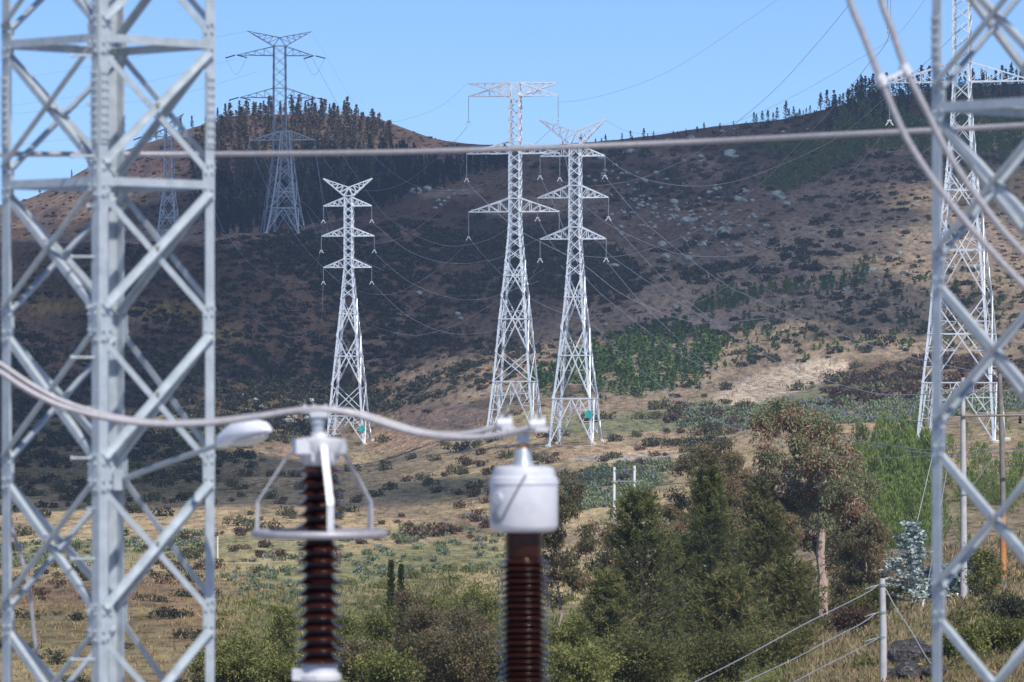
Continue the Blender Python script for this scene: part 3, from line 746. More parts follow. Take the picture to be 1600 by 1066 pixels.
# near plantation of bright young pines at the right
def shoot_geo(rg, n=260):
    """dense young pine: many upright shoots"""
    c = rg.uniform(-1, 1, (n, 3)); rr = np.hypot(c[:, 0], c[:, 1])
    z = rg.random(n) ** .8
    R = .36 * (1.02 - z) ** .6 + .02
    a = rg.random(n) * 6.283; q = rg.random(n) ** .5
    c = np.stack([R * q * np.cos(a), R * q * np.sin(a), .04 + z * .95], 1)
    d = np.stack([np.cos(a) * .35, np.sin(a) * .35, np.ones(n)], 1) + rg.normal(size=(n, 3)) * .18
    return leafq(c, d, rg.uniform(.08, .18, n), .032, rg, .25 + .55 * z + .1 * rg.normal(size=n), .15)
v_np = variants(lambda: shoot_geo(rng), 6, pine_bright, "bright_pine_crown")
sp = poly_spots([(1285, 780), (1320, 735), (1360, 700), (1440, 690), (1460, 750), (1480, 850), (1400, 862), (1330, 860)], 300, (30, 62), dmin=330, seed=61, sink=.05, clump=6, thr=.34)
sp += poly_spots([(1230, 800), (1320, 690), (1460, 660), (1640, 660), (1640, 830), (1480, 880), (1300, 890)], 70, (14, 42), dmin=330, seed=63, sink=.05)
sp += poly_spots([(1460, 700), (1540, 720), (1620, 700), (1640, 780), (1560, 800), (1480, 790)], 45, (26, 44), dmin=330, seed=62, sink=.05)
copies(v_np, sp, "young_pine", "bright green young pine packed in the plantation by the right gantry", "tree", "bright young pines in the near plantation", "young_pine_wood", "bright green young pines packed in the near plantation", 75, pine_bright, tr_sm_me)

# dry grass tufts
def tufts(poly, n, hpx, seed, dmin, name, label, mat=grass_m, blades=5):
    sp = poly_spots(poly, n, hpx, dmin=dmin, seed=seed, sink=0)
    rg = np.random.default_rng(seed); A = np.array(sp); m = len(A)
    c = np.repeat(A[:, :3], blades, 0); h = np.repeat(A[:, 3], blades) * rg.uniform(.6, 1.3, m * blades)
    c = c + rg.normal(size=c.shape) * np.stack([h * .5, h * .5, 0 * h], 1)
    d = np.stack([rg.normal(size=len(c)) * .45, rg.normal(size=len(c)) * .45, np.ones(len(c))], 1)
    c[:, 2] += h * .42
    V, Q, T = leafq(c, d, h, h * .16, rg, np.repeat(rg.uniform(.1, .85, m), blades), .15)
    tag(link(name, mesh_data(name, V, Q, mat, False, T)), label, "grass", None, "stuff")
tufts([(-60, 700), (450, 660), (800, 640), (1130, 590), (1320, 560), (1640, 540), (1640, 720), (1300, 690), (1050, 760), (860, 870), (500, 950), (-60, 1000)], 9000, (2, 6), 71, 300, "dry_grass", "dry golden grass over the sunlit slope below the towers")
tufts([(-60, 880), (340, 870), (480, 930), (480, 1080), (-60, 1080)], 2500, (4, 10), 72, 150, "dry_grass", "dry grass behind the left gantry column")
bank_m = mat_leaf("bank_grass_blades", [(0, (.10, .08, .045)), (.45, (.27, .20, .11)), (.7, (.42, .33, .20)), (.85, (.17, .18, .07)), (1, (.22, .23, .09))], .3)
tufts([(1220, 1090), (1260, 950), (1340, 880), (1640, 830), (1640, 1090)], 7000, (6, 15), 73, 140, "bank_grass", "long dry grass on the bank by the leaning poles", bank_m)
tufts([(330, 940), (620, 900), (900, 880), (1240, 1000), (1250, 1120), (-40, 1120), (330, 1080)], 7000, (4, 12), 74, 150, "green_grass", "green and olive grass under the shrubs along the bottom", scrub_green)

# ------------------------------------------------------------------ near trees and shrubs
def limbs_tree(name, base, H, W, mat, label, cat="tree", seed=1, nleaf=5000, leaf=.32, bark=bark_pale, lean=(0, 0), crown0=.3, droop=.6, shape='round', stems=1, cl=34, clr=.17, group=None, tr=.03, tvar=.16, lasp=.28):
    """trunk with limbs and a crown of leaf clumps; H height, W crown width in metres"""
    rg = np.random.default_rng(seed); root = empty(name, base); tag(root, label, cat, group)
    tm_ = MB(); tips = []
    for s_ in range(stems):
        off = rg.normal(size=2) * (.06 * W if stems > 1 else 0)
        pts = [np.array([0, 0, -.3])]
        for t in np.linspace(.12, 1, 9):
            pts.append(np.array([lean[0] * t * H + off[0] * t * 3 + rg.normal() * .012 * H, lean[1] * t * H + off[1] * t * 3 + rg.normal() * .012 * H, t * H * (.96 - .1 * s_)]))
        tm_.tube(pts, list(np.linspace(H * tr, H * tr * .15, len(pts))), 7)
        nb = 16
        for b in range(nb):
            t = crown0 + (1 - crown0) * (b + rg.random()) / nb * .95
            k = t * 9; i = min(int(k), 8); p0 = pts[i] + (pts[min(i + 1, 9)] - pts[i]) * (k - i)
            a = b * 2.4 + rg.normal() * .5
            u = (t - crown0) / (1 - crown0)
            if shape == 'round': R = W / 2 * math.sqrt(max(.05, 1 - (2 * u - .9) ** 2 * .9))
            elif shape == 'cone': R = W / 2 * (1.02 - u) ** .8 * (1 if u > .08 else .7)
            else: R = W / 2 * (1 - .6 * abs(2 * u - .8))
            R *= rg.uniform(.6, 1.1)
            up = rg.uniform(.25, .8) if shape != 'cone' else rg.uniform(.05, .45)
            p2 = p0 + np.array([math.cos(a) * R * .85, math.sin(a) * R * .85, R * up])
            p1 = (p0 + p2) / 2 + np.array([0, 0, -.06 * R]) + rg.normal(size=3) * .05 * R
            tm_.tube([p0, p1, p2], [H * tr * .38 * (1.1 - t), H * tr * .22 * (1.1 - t), H * tr * .07], 5)
            tips += [(p2, u), ((p1 + p2) / 2, u)]
            for q in range(2):
                p3 = p1 + (p2 - p1) * rg.uniform(.2, .9) + rg.normal(size=3) * R * .3
                tm_.tube([p1, p3], [H * tr * .12 * (1.1 - t), H * tr * .04], 4); tips.append((p3, u))
    tr_o = tm_.build("trunk", bark, root, True)
    # leaf clumps round the limb ends
    tips_p = np.array([t[0] for t in tips]); m = len(tips_p)
    cr = rg.uniform(.55, 1.25, m) * W * clr; tone = rg.uniform(.2, .8, m)
    k = rg.integers(0, m, nleaf)
    d = rg.normal(size=(nleaf, 3)); d /= np.linalg.norm(d, axis=1, keepdims=True)
    c = tips_p[k] + d * (cr[k] * rg.random(nleaf) ** .45)[:, None] * [1, 1, .8]
    dirs = d * .6 + rg.normal(size=(nleaf, 3)) * .5 + np.array([0, 0, -droop])
    g = leafq(c, dirs, leaf * rg.uniform(.6, 1.4, nleaf), leaf * lasp * rg.uniform(.7, 1.3, nleaf), rg, tone[k], tvar)
    link("crown", mesh_data("crown", g[0], g[1], mat, False, g[2]), root)
    return root

def pine_near(name, base, H, W, mat, label, seed=1, nb=150, tuft=.5, group=None, per=46, crown0=.06, lean=0.0, nw=.10, bare=0.0):
    """pine with whorled upswept branches carrying bristling tufts of needles"""
    rg = np.random.default_rng(seed); root = empty(name, base); tag(root, label, "tree", group)
    tb_ = MB().tube([(lean * t * H + .01 * H * math.sin(5 * t), .008 * H * math.cos(4 * t), t * H - .3) for t in np.linspace(0, 1, 9)], list(np.linspace(H * .02, H * .003, 9)), 7)
    Cc, Dd, Tt = [], [], []
    for b in range(nb):
        t = crown0 + (1 - crown0) * (b / nb) ** .85
        a = b * 2.399 + rg.normal() * .3
        R = W / 2 * ((1.03 - t) ** .65) * rg.uniform(.42, 1.2) + .1
        z = t * H; x0 = lean * t * H
        rise = rg.uniform(.25, .6) + .5 * t
        p0 = np.array([x0, 0, z]); p1 = p0 + np.array([math.cos(a) * R * .6, math.sin(a) * R * .6, R * rise * .35]); p2 = p0 + np.array([math.cos(a) * R, math.sin(a) * R, R * rise])
        tb_.tube([p0, p1, p2], [.006 * H * (1.2 - t), .004 * H * (1.2 - t), .0015 * H], 4)
        tn_ = rg.uniform(.2, .75)
        if rg.random() < bare: continue
        # side shoots with tufts
        for s_ in range(7):
            q = .25 + .75 * rg.random() ** .7
            o = p0 + (p1 - p0) * (q / .6) if q < .6 else p1 + (p2 - p1) * ((q - .6) / .4)
            o = o + rg.normal(size=3) * R * .14
            sd_ = np.array([math.cos(a), math.sin(a), rise * 1.2]) * .7 + rg.normal(size=3) * .45; sd_ /= np.linalg.norm(sd_)
            for j in range(per // 7):
                u = rg.random()
                Cc.append(o + sd_ * (u - .3) * tuft * 1.1 + rg.normal(size=3) * tuft * .12)
                Dd.append(sd_ * 1.0 + rg.normal(size=3) * .6); Tt.append(tn_ + .2 * (u - .5))
    # leader shoot
    for j in range(60):
        u = rg.random(); Cc.append(np.array([lean * H, 0, H * (.97 + .05 * u)]) + rg.normal(size=3) * .06 * (1.1 - u)); Dd.append(np.array([0, 0, 1.]) + rg.normal(size=3) * .5); Tt.append(.6)
    n = len(Cc)
    g = leafq(np.array(Cc), np.array(Dd), tuft * rg.uniform(.5, 1.0, n), nw * tuft * 1.6, rg, np.array(Tt), .12)
    tb_.build("trunk", bark_dark, root, True)
    link("crown", mesh_data("crown", g[0], g[1], mat, False, g[2]), root)
    return root

def at(px, D): return gpt(px, D)
def hm(px, D, top):   # height in metres so that the top shows at that row
    return (HOR - top) / F * D + ZC - float(terr(px, D))
# pines of the centre clump
for (px_, D, top, wpx, mat, lab, sd_, ln) in [
    (1000, 235, 778, 190, pine_mid, "broad dark green pine left in the central clump of trees", 101, 0),
    (948, 228, 905, 110, pine_mid, "low dark pine at the lower left edge of the central clump", 102, 0),
    (1108, 250, 742, 150, pine_mid, "tall slender green pine with pointed leader in the middle of the clump", 103, 0),
    (1140, 236, 905, 150, pine_mid, "dark green pine in front of the slender leader pine", 104, 0),
    (1062, 262, 850, 150, pine_mid, "deep green pine between the broad pine and the slender pine", 105, 0)]:
    pine_near("pine_tree", at(px_, D), hm(px_, D, top), wpx / F * D, mat, lab, sd_, nb=170, tuft=.50, lean=ln, per=77, nw=.065, bare=.2)
for (px_, D, top, wpx, mat, lab, sd_) in [
    (1205, 262, 800, 150, cypress, "olive green tree right of the pines in the central clump", 111),
    (1235, 250, 890, 150, cypress, "dense olive tree at the lower right of the central clump", 112),
    (1185, 285, 760, 130, cypress, "yellowish olive tree behind the central pines", 113)]:
    pine_near("cypress_tree", at(px_, D), hm(px_, D, top), wpx / F * D, mat, lab, sd_, nb=150, tuft=.42, per=77, nw=.085, bare=.22)
limbs_tree("eucalyptus_tree", at(1286, 318), hm(1286, 318, 645), 190 / F * 318, euca, "tall eucalyptus with pale leaning trunk and reddish grey crown right of the clump", seed=121, nleaf=24000, leaf=.32, lean=(-.075, 0), crown0=.48, shape='round', clr=.13)
limbs_tree("eucalyptus_tree", at(1318, 325), hm(1318, 325, 760), 160 / F * 325, euca, "lower eucalyptus with wine red twigs right of the tall eucalyptus", seed=122, nleaf=19000, leaf=.30, lean=(-.01, 0), crown0=.2, clr=.15, tr=.015)
limbs_tree("eucalyptus_tree", at(1190, 320), hm(1190, 320, 735), 120 / F * 320, euca_brown, "brownish eucalyptus between the slender pine and the tall eucalyptus", seed=123, nleaf=18000, leaf=.28, crown0=.2, clr=.15, tr=.018)
limbs_tree("eucalyptus_tree", at(1100, 335), hm(1100, 335, 692), 130 / F * 335, euca_brown, "red brown eucalyptus rising behind the slender pine", seed=124, nleaf=18000, leaf=.28, crown0=.25, clr=.15, tr=.018)
limbs_tree("eucalyptus_tree", at(1052, 330), hm(1052, 330, 785), 90 / F * 330, euca_brown, "small olive brown eucalyptus behind the broad pine", seed=125, nleaf=5000, leaf=.4, crown0=.2, clr=.17, tr=.018)
limbs_tree("eucalyptus_tree", at(872, 232), hm(872, 232, 762), 130 / F * 232, euca_brown, "thin brown eucalyptus with slender trunk beside the right insulator", seed=126, nleaf=15000, leaf=.2, crown0=.42, clr=.14, tr=.010, lean=(.015, 0))
limbs_tree("eucalyptus_tree", at(1330, 300), hm(1330, 300, 850), 90 / F * 300, euca_brown, "bushy red and olive eucalyptus by the blue grey tree", seed=127, nleaf=5000, leaf=.35, crown0=.1, clr=.17, tr=.014)
limbs_tree("eucalyptus_tree", at(1148, 326), hm(1148, 326, 705), 120 / F * 326, euca_brown, "feathery rusty eucalyptus just left of the tall pale trunked one", seed=138, nleaf=14000, leaf=.27, crown0=.2, clr=.16, tr=.014)
limbs_tree("eucalyptus_tree", at(1205, 334), hm(1205, 334, 700), 110 / F * 334, euca, "grey olive eucalyptus crown directly behind the tall pale trunked one", seed=139, nleaf=12000, leaf=.27, crown0=.25, clr=.17, tr=.014)
limbs_tree("eucalyptus_tree", at(965, 300), hm(965, 300, 815), 100 / F * 300, euca_brown, "low brown eucalyptus peeping over the left end of the clump", seed=151, nleaf=11000, leaf=.25, crown0=.15, clr=.17, tr=.014)
limbs_tree("eucalyptus_tree", at(1150, 300), hm(1150, 300, 745), 110 / F * 300, euca_brown, "rusty olive eucalyptus just right of the slender leader pine", seed=128, nleaf=16000, leaf=.26, crown0=.1, clr=.16, tr=.014)
limbs_tree("eucalyptus_tree", at(1222, 296), hm(1222, 296, 800), 100 / F * 296, euca_brown, "leafy red and olive eucalyptus in front of the tall one", seed=129, nleaf=16000, leaf=.26, crown0=.05, clr=.16, tr=.014)
limbs_tree("eucalyptus_tree", at(1355, 290), hm(1355, 290, 820), 100 / F * 290, euca_brown, "olive and rust eucalyptus at the right end of the clump", seed=130, nleaf=13000, leaf=.26, crown0=.05, clr=.17, tr=.014)
limbs_tree("eucalyptus_tree", at(1075, 285), hm(1075, 285, 800), 90 / F * 285, euca, "grey leaved eucalyptus with purple twigs between two pines", seed=136, nleaf=12000, leaf=.26, crown0=.1, clr=.17, tr=.014)
# blue-grey young trees
def blue_tree(px_, D, top, wpx, lab, seed):
    rg = np.random.default_rng(seed); H = hm(px_, D, top); W = wpx / F * D
    root = empty("young_eucalyptus", at(px_, D)); tag(root, lab, "tree")
    tb_ = MB().tube([(0, 0, -.2), (.05, 0, H * .5), (0, .05, H * .98)], [H * .016, H * .01, .02], 6)
    Cc, Dd, Tt = [], [], []
    for b in range(64):
        t = .1 + .88 * b / 64; a = b * 2.4 + rg.normal() * .4; R = W / 2 * (1.04 - t) ** .5 * rg.uniform(.4, 1.2)
        p0 = np.array([0, 0, t * H]); p1 = p0 + np.array([math.cos(a) * R, math.sin(a) * R, R * .12]); tb_.tube([p0, p1], [.02, .006], 4)
        for j in range(34):
            q = rg.random() ** .8; Cc.append(p0 + (p1 - p0) * q + rg.normal(size=3) * [.06, .06, .05]); Dd.append(rg.normal(size=3) * [1, 1, .35]); Tt.append(.25 + .5 * rg.random())
    n = len(Cc); g = leafq(np.array(Cc), np.array(Dd), .26 * rg.uniform(.7, 1.3, n), .15, rg, np.array(Tt), .1)
    tb_.build("trunk", bark_pale, root, True); link("crown", mesh_data("crown", g[0], g[1], blue_leaf, False, g[2]), root)
blue_tree(1425, 262, 814, 105, "blue grey young tree with layered branches behind the leaning guy rod", 131)
blue_tree(1500, 275, 868, 80, "small blue grey young tree behind the pale concrete pole", 132)
blue_tree(1462, 272, 880, 70, "short blue grey sapling between its two larger neighbours", 133)
# low shrubs along the bottom edge
for (px_, D, top, wpx, mat, lab, sd_, n) in [
    (660, 205, 905, 120, euca_brown, "tall reddish shrub between the two insulators", 141, 7000),
    (738, 200, 925, 120, euca_brown, "grey green shrub with pale leaves left of the right insulator", 142, 7000),
    (572, 196, 985, 90, euca_brown, "brown twiggy shrub right of the left insulator", 143, 4500),
    (700, 192, 975, 150, euca_brown, "low red brown shrub at the bottom edge between the insulators", 144, 6000),
    (610, 188, 1010, 120, scrub_green, "yellow green shrub at the bottom edge near the left insulator", 145, 4500),
    (400, 200, 985, 130, scrub_green, "green shrub at the bottom edge right of the left gantry", 146, 5000),
    (350, 196, 1010, 120, scrub_green, "olive green shrub behind the right leg of the left gantry", 147, 4500),
    (440, 192, 1020, 120, scrub_green, "yellow green shrub just left of the left insulator", 148, 4500),
    (520, 225, 930, 80, scrub_green, "round green bush on the grass beside the left insulator", 149, 3000),
    (445, 235, 920, 60, scrub_green, "small bright green bush left of the left insulator", 150, 2500),
    (690, 255, 895, 110, scrub_green, "broad green bush above the reddish shrub", 151, 4500),
    (760, 250, 885, 110, scrub_green, "leafy green bush left of the brown neck of the right insulator", 152, 4500),
    (590, 250, 925, 90, scrub_green, "low green bush below the dark twin column shrub", 153, 3500),
    (890, 205, 960, 110, scrub_green, "green shrub at the foot of the thin brown eucalyptus", 154, 4500),
    (900, 190, 1010, 130, scrub_green, "low green thicket at the bottom edge right of the right insulator", 155, 4500),
    (1010, 195, 1000, 170, cypress, "low olive thicket under the broad dark pine", 156, 6500),
    (1120, 200, 1010, 150, cypress, "low olive brown thicket under the middle pines", 157, 6000),
    (1210, 215, 985, 120, cypress, "olive thicket at the right foot of the central clump", 158, 5000),
    (820, 200, 985, 120, scrub_green, "dark green shrub hidden behind the right insulator", 159, 4000),
    (1540, 255, 840, 70, scrub_green, "green bush between the two poles at the right", 160, 3000),
    (1360, 262, 905, 90, scrub_green, "olive bush left of the blue grey tree", 161, 3500),
    (1330, 240, 955, 80, scrub_brown, "brown grass bush above the sagging wires", 162, 3000),
    (1580, 215, 935, 90, scrub_dark, "dark bush at the right edge beyond the poles", 163, 3500),
    (1560, 178, 985, 110, scrub_green, "green bush on the bank behind the right gantry", 164, 4000),
    (1495, 172, 1010, 90, scrub_green, "low green bush beside the dark rocks", 165, 3500)]:
    limbs_tree("shrub", at(px_, D), max(1.0, hm(px_, D, top + (24 if px_ < 830 else 10))), wpx / F * D, mat, lab, "shrub", seed=sd_, nleaf=int(n * 1.9), leaf=.15, bark=bark_dark, crown0=.02, droop=-.2, shape='open', stems=3, clr=.15, tr=.012, lasp=.38, tvar=.2)
# dark twin columns
for px_, top in [(611, 876), (627, 882)]:
    rg = np.random.default_rng(px_); D = 262; H = hm(px_, D, top)
    r = empty("columnar_shrub", at(px_, D)); tag(r, "dark narrow columnar shrub, %s of the twin pair above the green bushes" % ("left" if px_ < 620 else "right"), "shrub")
    n = 1100; z = rg.random(n); a = rg.random(n) * 6.28; R = .33 * (1.05 - z) ** .4 * rg.uniform(.3, 1, n)
    c = np.stack([R * np.cos(a), R * np.sin(a), z * H], 1)
    g = leafq(c, np.stack([np.cos(a), np.sin(a), 1 + 0 * a], 1) + rg.normal(size=(n, 3)) * .3, .28, .1, rg, np.full(n, .35), .2)
    link("foliage", mesh_data("foliage", g[0], g[1], pine_mid, False, g[2]), r); MB().tube([(0, 0, -.1), (0, 0, H * .9)], [.06, .02], 5).build("stem", bark_dark, r)
# ground cover of bushes at the bottom
sp = poly_spots([(330, 940), (620, 900), (900, 870), (960, 900), (1260, 980), (1240, 1120), (-40, 1120), (330, 1080)], 240, (7, 18), dmin=150, seed=66, sink=.2)
v_b6 = variants(lambda: bush_geo(rng, 420, .12, clumps=9), 6, scrub_green, "leafy_bush")
copies(v_b6, sp, "leafy_bush", "leafy yellow green bush in the undergrowth along the bottom", "bush", "leafy undergrowth bushes along the bottom")
sp = poly_spots([(1250, 1090), (1300, 930), (1480, 900), (1640, 830), (1640, 1090)], 46, (12, 34), dmin=140, seed=67, sink=.2)
copies(variants(lambda: bush_geo(rng, 300, .13, clumps=8), 5, cypress, "bank_bush"), sp, "bank_bush", "olive bush on the grassy bank behind the right gantry", "bush", "olive bushes on the grassy bank")
sp = poly_spots([(-60, 900), (330, 880), (330, 1090), (-60, 1090)], 60, (10, 26), dmin=150, seed=68, clump=8, sink=.2)
copies(variants(lambda: bush_geo(rng, 300, .13, clumps=8), 5, scrub_dark, "meadow_bush"), sp, "meadow_bush", "grey green bush on the reddish meadow behind the left gantry", "bush", "bushes on the meadow behind the left gantry")
# rocks by the leaning pole
for (px_, ry, s, m, lab) in [(1412, 1040, 26, rock_dark, "dark fissured rock below the right gantry leg, left block"), (1447, 1035, 22, rock_dark, "dark jagged rock behind the right gantry leg"), (1398, 1062, 18, rock_dark, "dark rock at the bottom edge beside the low pole"),
                              (1438, 1046, 8, rock_orange, "orange stained stone lodged among the dark rocks"), (1493, 932, 8, white_paint, "pale limewashed stone by the foot of the concrete pole"), (1485, 1020, 16, rock_dark, "small dark rock right of the gantry leg"), (1430, 1022, 20, rock_dark, "dark rock with pale edges at the top of the outcrop"), (1405, 1018, 14, rock_dark, "dark rock at the upper left of the outcrop"), (1425, 1064, 24, rock_dark, "dark shaded rock at the bottom of the outcrop"), (1460, 1062, 20, rock_dark, "dark rock low against the gantry leg")]:
    D = hit(px_, ry, 140)
    o = link("rock", rock_geo(int(px_), 4, .8), None, ((px_ - 800) / F * D, D, float(terr(px_, D)) + .45 * s * D / F), px_ % 6, s * 1.1 * D / F)
    o.data.materials.append(m); tag(o, lab, "rock")

# ------------------------------------------------------------------ lattice transmission towers
def transmission_tower(name, px_, base_row, D, yaw, label, mat, levels, tops, prof, panels, horn=None, drop=5.0, ins_mat=insul_pale, leg_w=.30, br=.15, tension=False, plate=None, group=None, barT=None):
    """prof: [(row, half width px)] of the body; levels: arms [(row of lower chord, root row, left tip px, right tip px)]; rows and px as the photograph shows them"""
    s = D / F; z0 = ZC + (HOR - base_row) * s; base = np.array([(px_ - 800) * s, D, z0])
    root = empty(name, base, yaw); tag(root, label, "pylon", group)
    Zr = lambda row: (base_row - row) * s
    pr = np.array(prof, float); k = math.cos(yaw) + abs(math.sin(yaw)); pz = (base_row - pr[:, 0]) * s; pw = pr[:, 1] * s / k
    o_ = np.argsort(pz); pz, pw = pz[o_], pw[o_]
    hw = lambda z: float(np.interp(z, pz, pw))
    corner = lambda z, i: np.array([(-1, 1, 1, -1)[i] * hw(z), (-1, -1, 1, 1)[i] * hw(z), z])
    ztop = Zr(tops)
    # feet follow the ground
    gz = []
    for i in range(4):
        c = corner(0, i); c_, s_ = math.cos(yaw), math.sin(yaw)
        wx, wy = base[0] + c[0] * c_ - c[1] * s_, base[1] + c[0] * s_ + c[1] * c_
        gz.append(float(ground(wx, wy)) - z0)
    for i in range(4):
        zs = [gz[i]] + [z for z in pz if z > max(.5, gz[i]) and z < ztop - .1] + [ztop]
        mb = MB()
        for a, b in zip(zs[:-1], zs[1:]):
            w_ = leg_w * (1.0 if a < ztop * .55 else .72); ca_, cb_ = corner(a, i), corner(b, i)
            if a < 0: ca_ = ca_.copy(); ca_[:2] = corner(0, i)[:2] * (1 - gz[i] * .04)
            sx, sy = (1, -1, -1, 1)[i], (1, 1, -1, -1)[i]
            mb.angle(ca_, cb_, (sx, 0, 0), (0, sy, 0), w_, w_ * .22)
        mb.build("leg", mat, root)
        fb = corner(0, i); fb[2] = gz[i]
        MB().lathe([(.55, -1.2), (.55, .25), (.42, .40)], fb, 10).build("footing", concrete, root)
    # body panels
    for (r0, r1, kind) in panels:      # r0 lower row, r1 upper row
        za, zb = Zr(r0), Zr(r1)
        mb = MB()
        for i in range(4):
            j = (i + 1) % 4
            A, B, Cq, Dq = corner(za, i), corner(za, j), corner(zb, j), corner(zb, i)
            if kind == 'X' or kind == 'x':
                mb.bar(A, Cq, br * .8); mb.bar(B, Dq, br * .8)
                if kind == 'x': mb.bar(Dq, Cq, br)
            elif kind == 'K':          # big X, horizontal through its centre, secondary bracing
                wa, wb = np.linalg.norm(B - A), np.linalg.norm(Cq - Dq); t = wa / (wa + wb); X = A + (Cq - A) * t
                mb.bar(A, Cq, br * 1.15); mb.bar(B, Dq, br * 1.15)
                zc_ = X[2]; mb.bar(corner(zc_, i), corner(zc_, j), br * 1.1)
                for (P0, leg) in ((A, i), (Dq, i), (B, j), (Cq, j)):
                    for u in (.33, .66):
                        p = P0 + (X - P0) * u; ql = corner(p[2], leg); mb.bar(p, ql, br * .55)
                        q2 = corner(P0[2] + (X[2] - P0[2]) * (u + .3 if u < .5 else 1.0), leg); mb.bar(p, q2, br * .55)
            elif kind == 'L':          # leg extension: inverted V from the middle of the upper horizontal
                if i in (0, 1, 2, 3):
                    A2 = A.copy(); B2 = B.copy(); A2[2] = gz[i]; B2[2] = gz[j]
                    M = (Cq + Dq) / 2; mb.bar(A2, M, br * 1.1); mb.bar(B2, M, br * 1.1); mb.bar(Dq, Cq, br * 1.2)
                    for (P0, leg) in ((A2, i), (B2, j)):
                        for u in (.25, .5, .75):
                            p = P0 + (M - P0) * u; mb.bar(p, corner(max(p[2], 0), leg), br * .55)
                            zq = P0[2] + (M[2] - P0[2]) * (u + .25); mb.bar(p, corner(max(zq, 0), leg), br * .55)
                        T_ = Dq if leg == i else Cq
                        mb.bar(P0 + (M - P0) * .6, T_ + (M - T_) * .5, br * .55)
        mb.build("bracing", mat, root)
    xc = lambda pxv: (pxv - px_) * s / math.cos(yaw)
    def arm(tipx, zt, zr_low, zr_up, nm="crossarm", chord=br * 1.1, seg=4, topmat=None):
        mb = MB(); sg = 1 if tipx > 0 else -1; T_ = np.array([tipx, 0, zt])
        rows = []
        for sy in (-1, 1):
            L = np.array([sg * hw(zr_low), sy * hw(zr_low), zr_low]); U = np.array([sg * hw(zr_up), sy * hw(zr_up), zr_up])
            mb.bar(L, T_, chord); mb.bar(U, T_, chord); rows.append((L, U))
            for q in range(1, seg):
                t = q / seg; a = L + (T_ - L) * t; b = U + (T_ - U) * t; mb.bar(a, b, br * .6)
                a0 = L + (T_ - L) * (t - 1 / seg); mb.bar(a0, b, br * .6)
        for q in range(seg):
            t = q / seg; a = rows[0][0] + (T_ - rows[0][0]) * t; b = rows[1][0] + (T_ - rows[1][0]) * t
            mb.bar(a, b, br * .6); mb.bar(a, rows[1][0] + (T_ - rows[1][0]) * (t + 1 / seg), br * .5)
        mb.build(nm, mat, root); return T_
    tips = []
    for (rl, ru, pl_, pr_) in levels:
        for pxv in (pl_, pr_):
            T_ = arm(xc(pxv), Zr(rl), Zr(rl), Zr(ru)); tips.append(T_)
            g = MB()
            if tension:
                for sg, dz in ((-1, -.18), (1, -.18)):
                    e = T_ + np.array([sg * 2.6, -1.2 * sg, dz * 6 * .6]); n_ = 7
                    g.tube([T_ + np.array([sg * .3, 0, 0]), e], .16, 6)
                    lp = [e if sg < 0 else T_ + np.array([-2.6, 1.2, -.65]), ]
                g.build("insulator_string", ins_mat, root)
                a, b = T_ + np.array([-2.6, 1.2, -.65]), T_ + np.array([2.6, -1.2, -.65])
                MB().tube(catmull([a, (a + b) / 2 + np.array([0, 0, -4.2]), b], 8), .03, 4).build("jumper_loop", wire_m, root)
            else:
                dz = drop; g.tube([T_, T_ - np.array([0, 0, dz])], .045, 5)
                for q in range(14):
                    zz = T_[2] - .5 - q * (dz - 1.1) / 14; g.lathe([(.03, zz + .05), (.12, zz), (.03, zz - .03)], (T_[0], T_[1], 0), 6)
                g.build("insulator_string", ins_mat, root)
                c = MB(); zz = T_[2] - dz
                c.box((T_[0], T_[1], zz + .25), .5, .2, .12); c.bar((T_[0], T_[1], zz + .3), (T_[0] - .45, T_[1], zz - .35), .12); c.bar((T_[0], T_[1], zz + .3), (T_[0] + .45, T_[1], zz - .35), .12)
                c.build("line_clamp", mat, root)
    if horn:                           # (tip row, centre row, left px, right px)
        tr_, cr_, pl_, pr_ = horn; cc = np.array([0, 0, Zr(cr_)])
        for pxv in (pl_, pr_):
            mb = MB(); T_ = np.array([xc(pxv), 0, Zr(tr_)]); sg = 1 if T_[0] > 0 else -1
            for sy in (-1, 1):
                L = np.array([sg * hw(ztop), sy * hw(ztop), ztop]); U = cc + np.array([0, sy * hw(ztop) * .5, 0])
                mb.bar(L, T_, br * 1.2); mb.bar(U, T_, br); mb.bar(L, U, br * .8)
                for q in range(1, 5):
                    t = q / 5; mb.bar(L + (T_ - L) * t, U + (T_ - U) * t, br * .6); mb.bar(L + (T_ - L) * t, U + (T_ - U) * (t - .2), br * .6)
            mb.build("earth_wire_peak", mat, root)
    if barT:                           # flat earth-wire arm: (row of its tips, row where it roots, left px, right px)
        tr_, rr_, pl_, pr_ = barT
        for pxv in (pl_, pr_): arm(xc(pxv), Zr(tr_), Zr(rr_), Zr(tr_), "earth_wire_peak", seg=5)
    if plate:
        pxv, row = plate; p = np.array([xc(pxv), -hw(Zr(row)) - .35, Zr(row)])
        q = MB(); q.box(p, 1.2, .05, 1.0); q.box(p + [0, -.03, .62], .5, .06, .25); q.build("number_plate", teal, root)
    return root
def xs(rows, k='X'): return [(a, b, k) for a, b in zip(rows[:-1], rows[1:])]
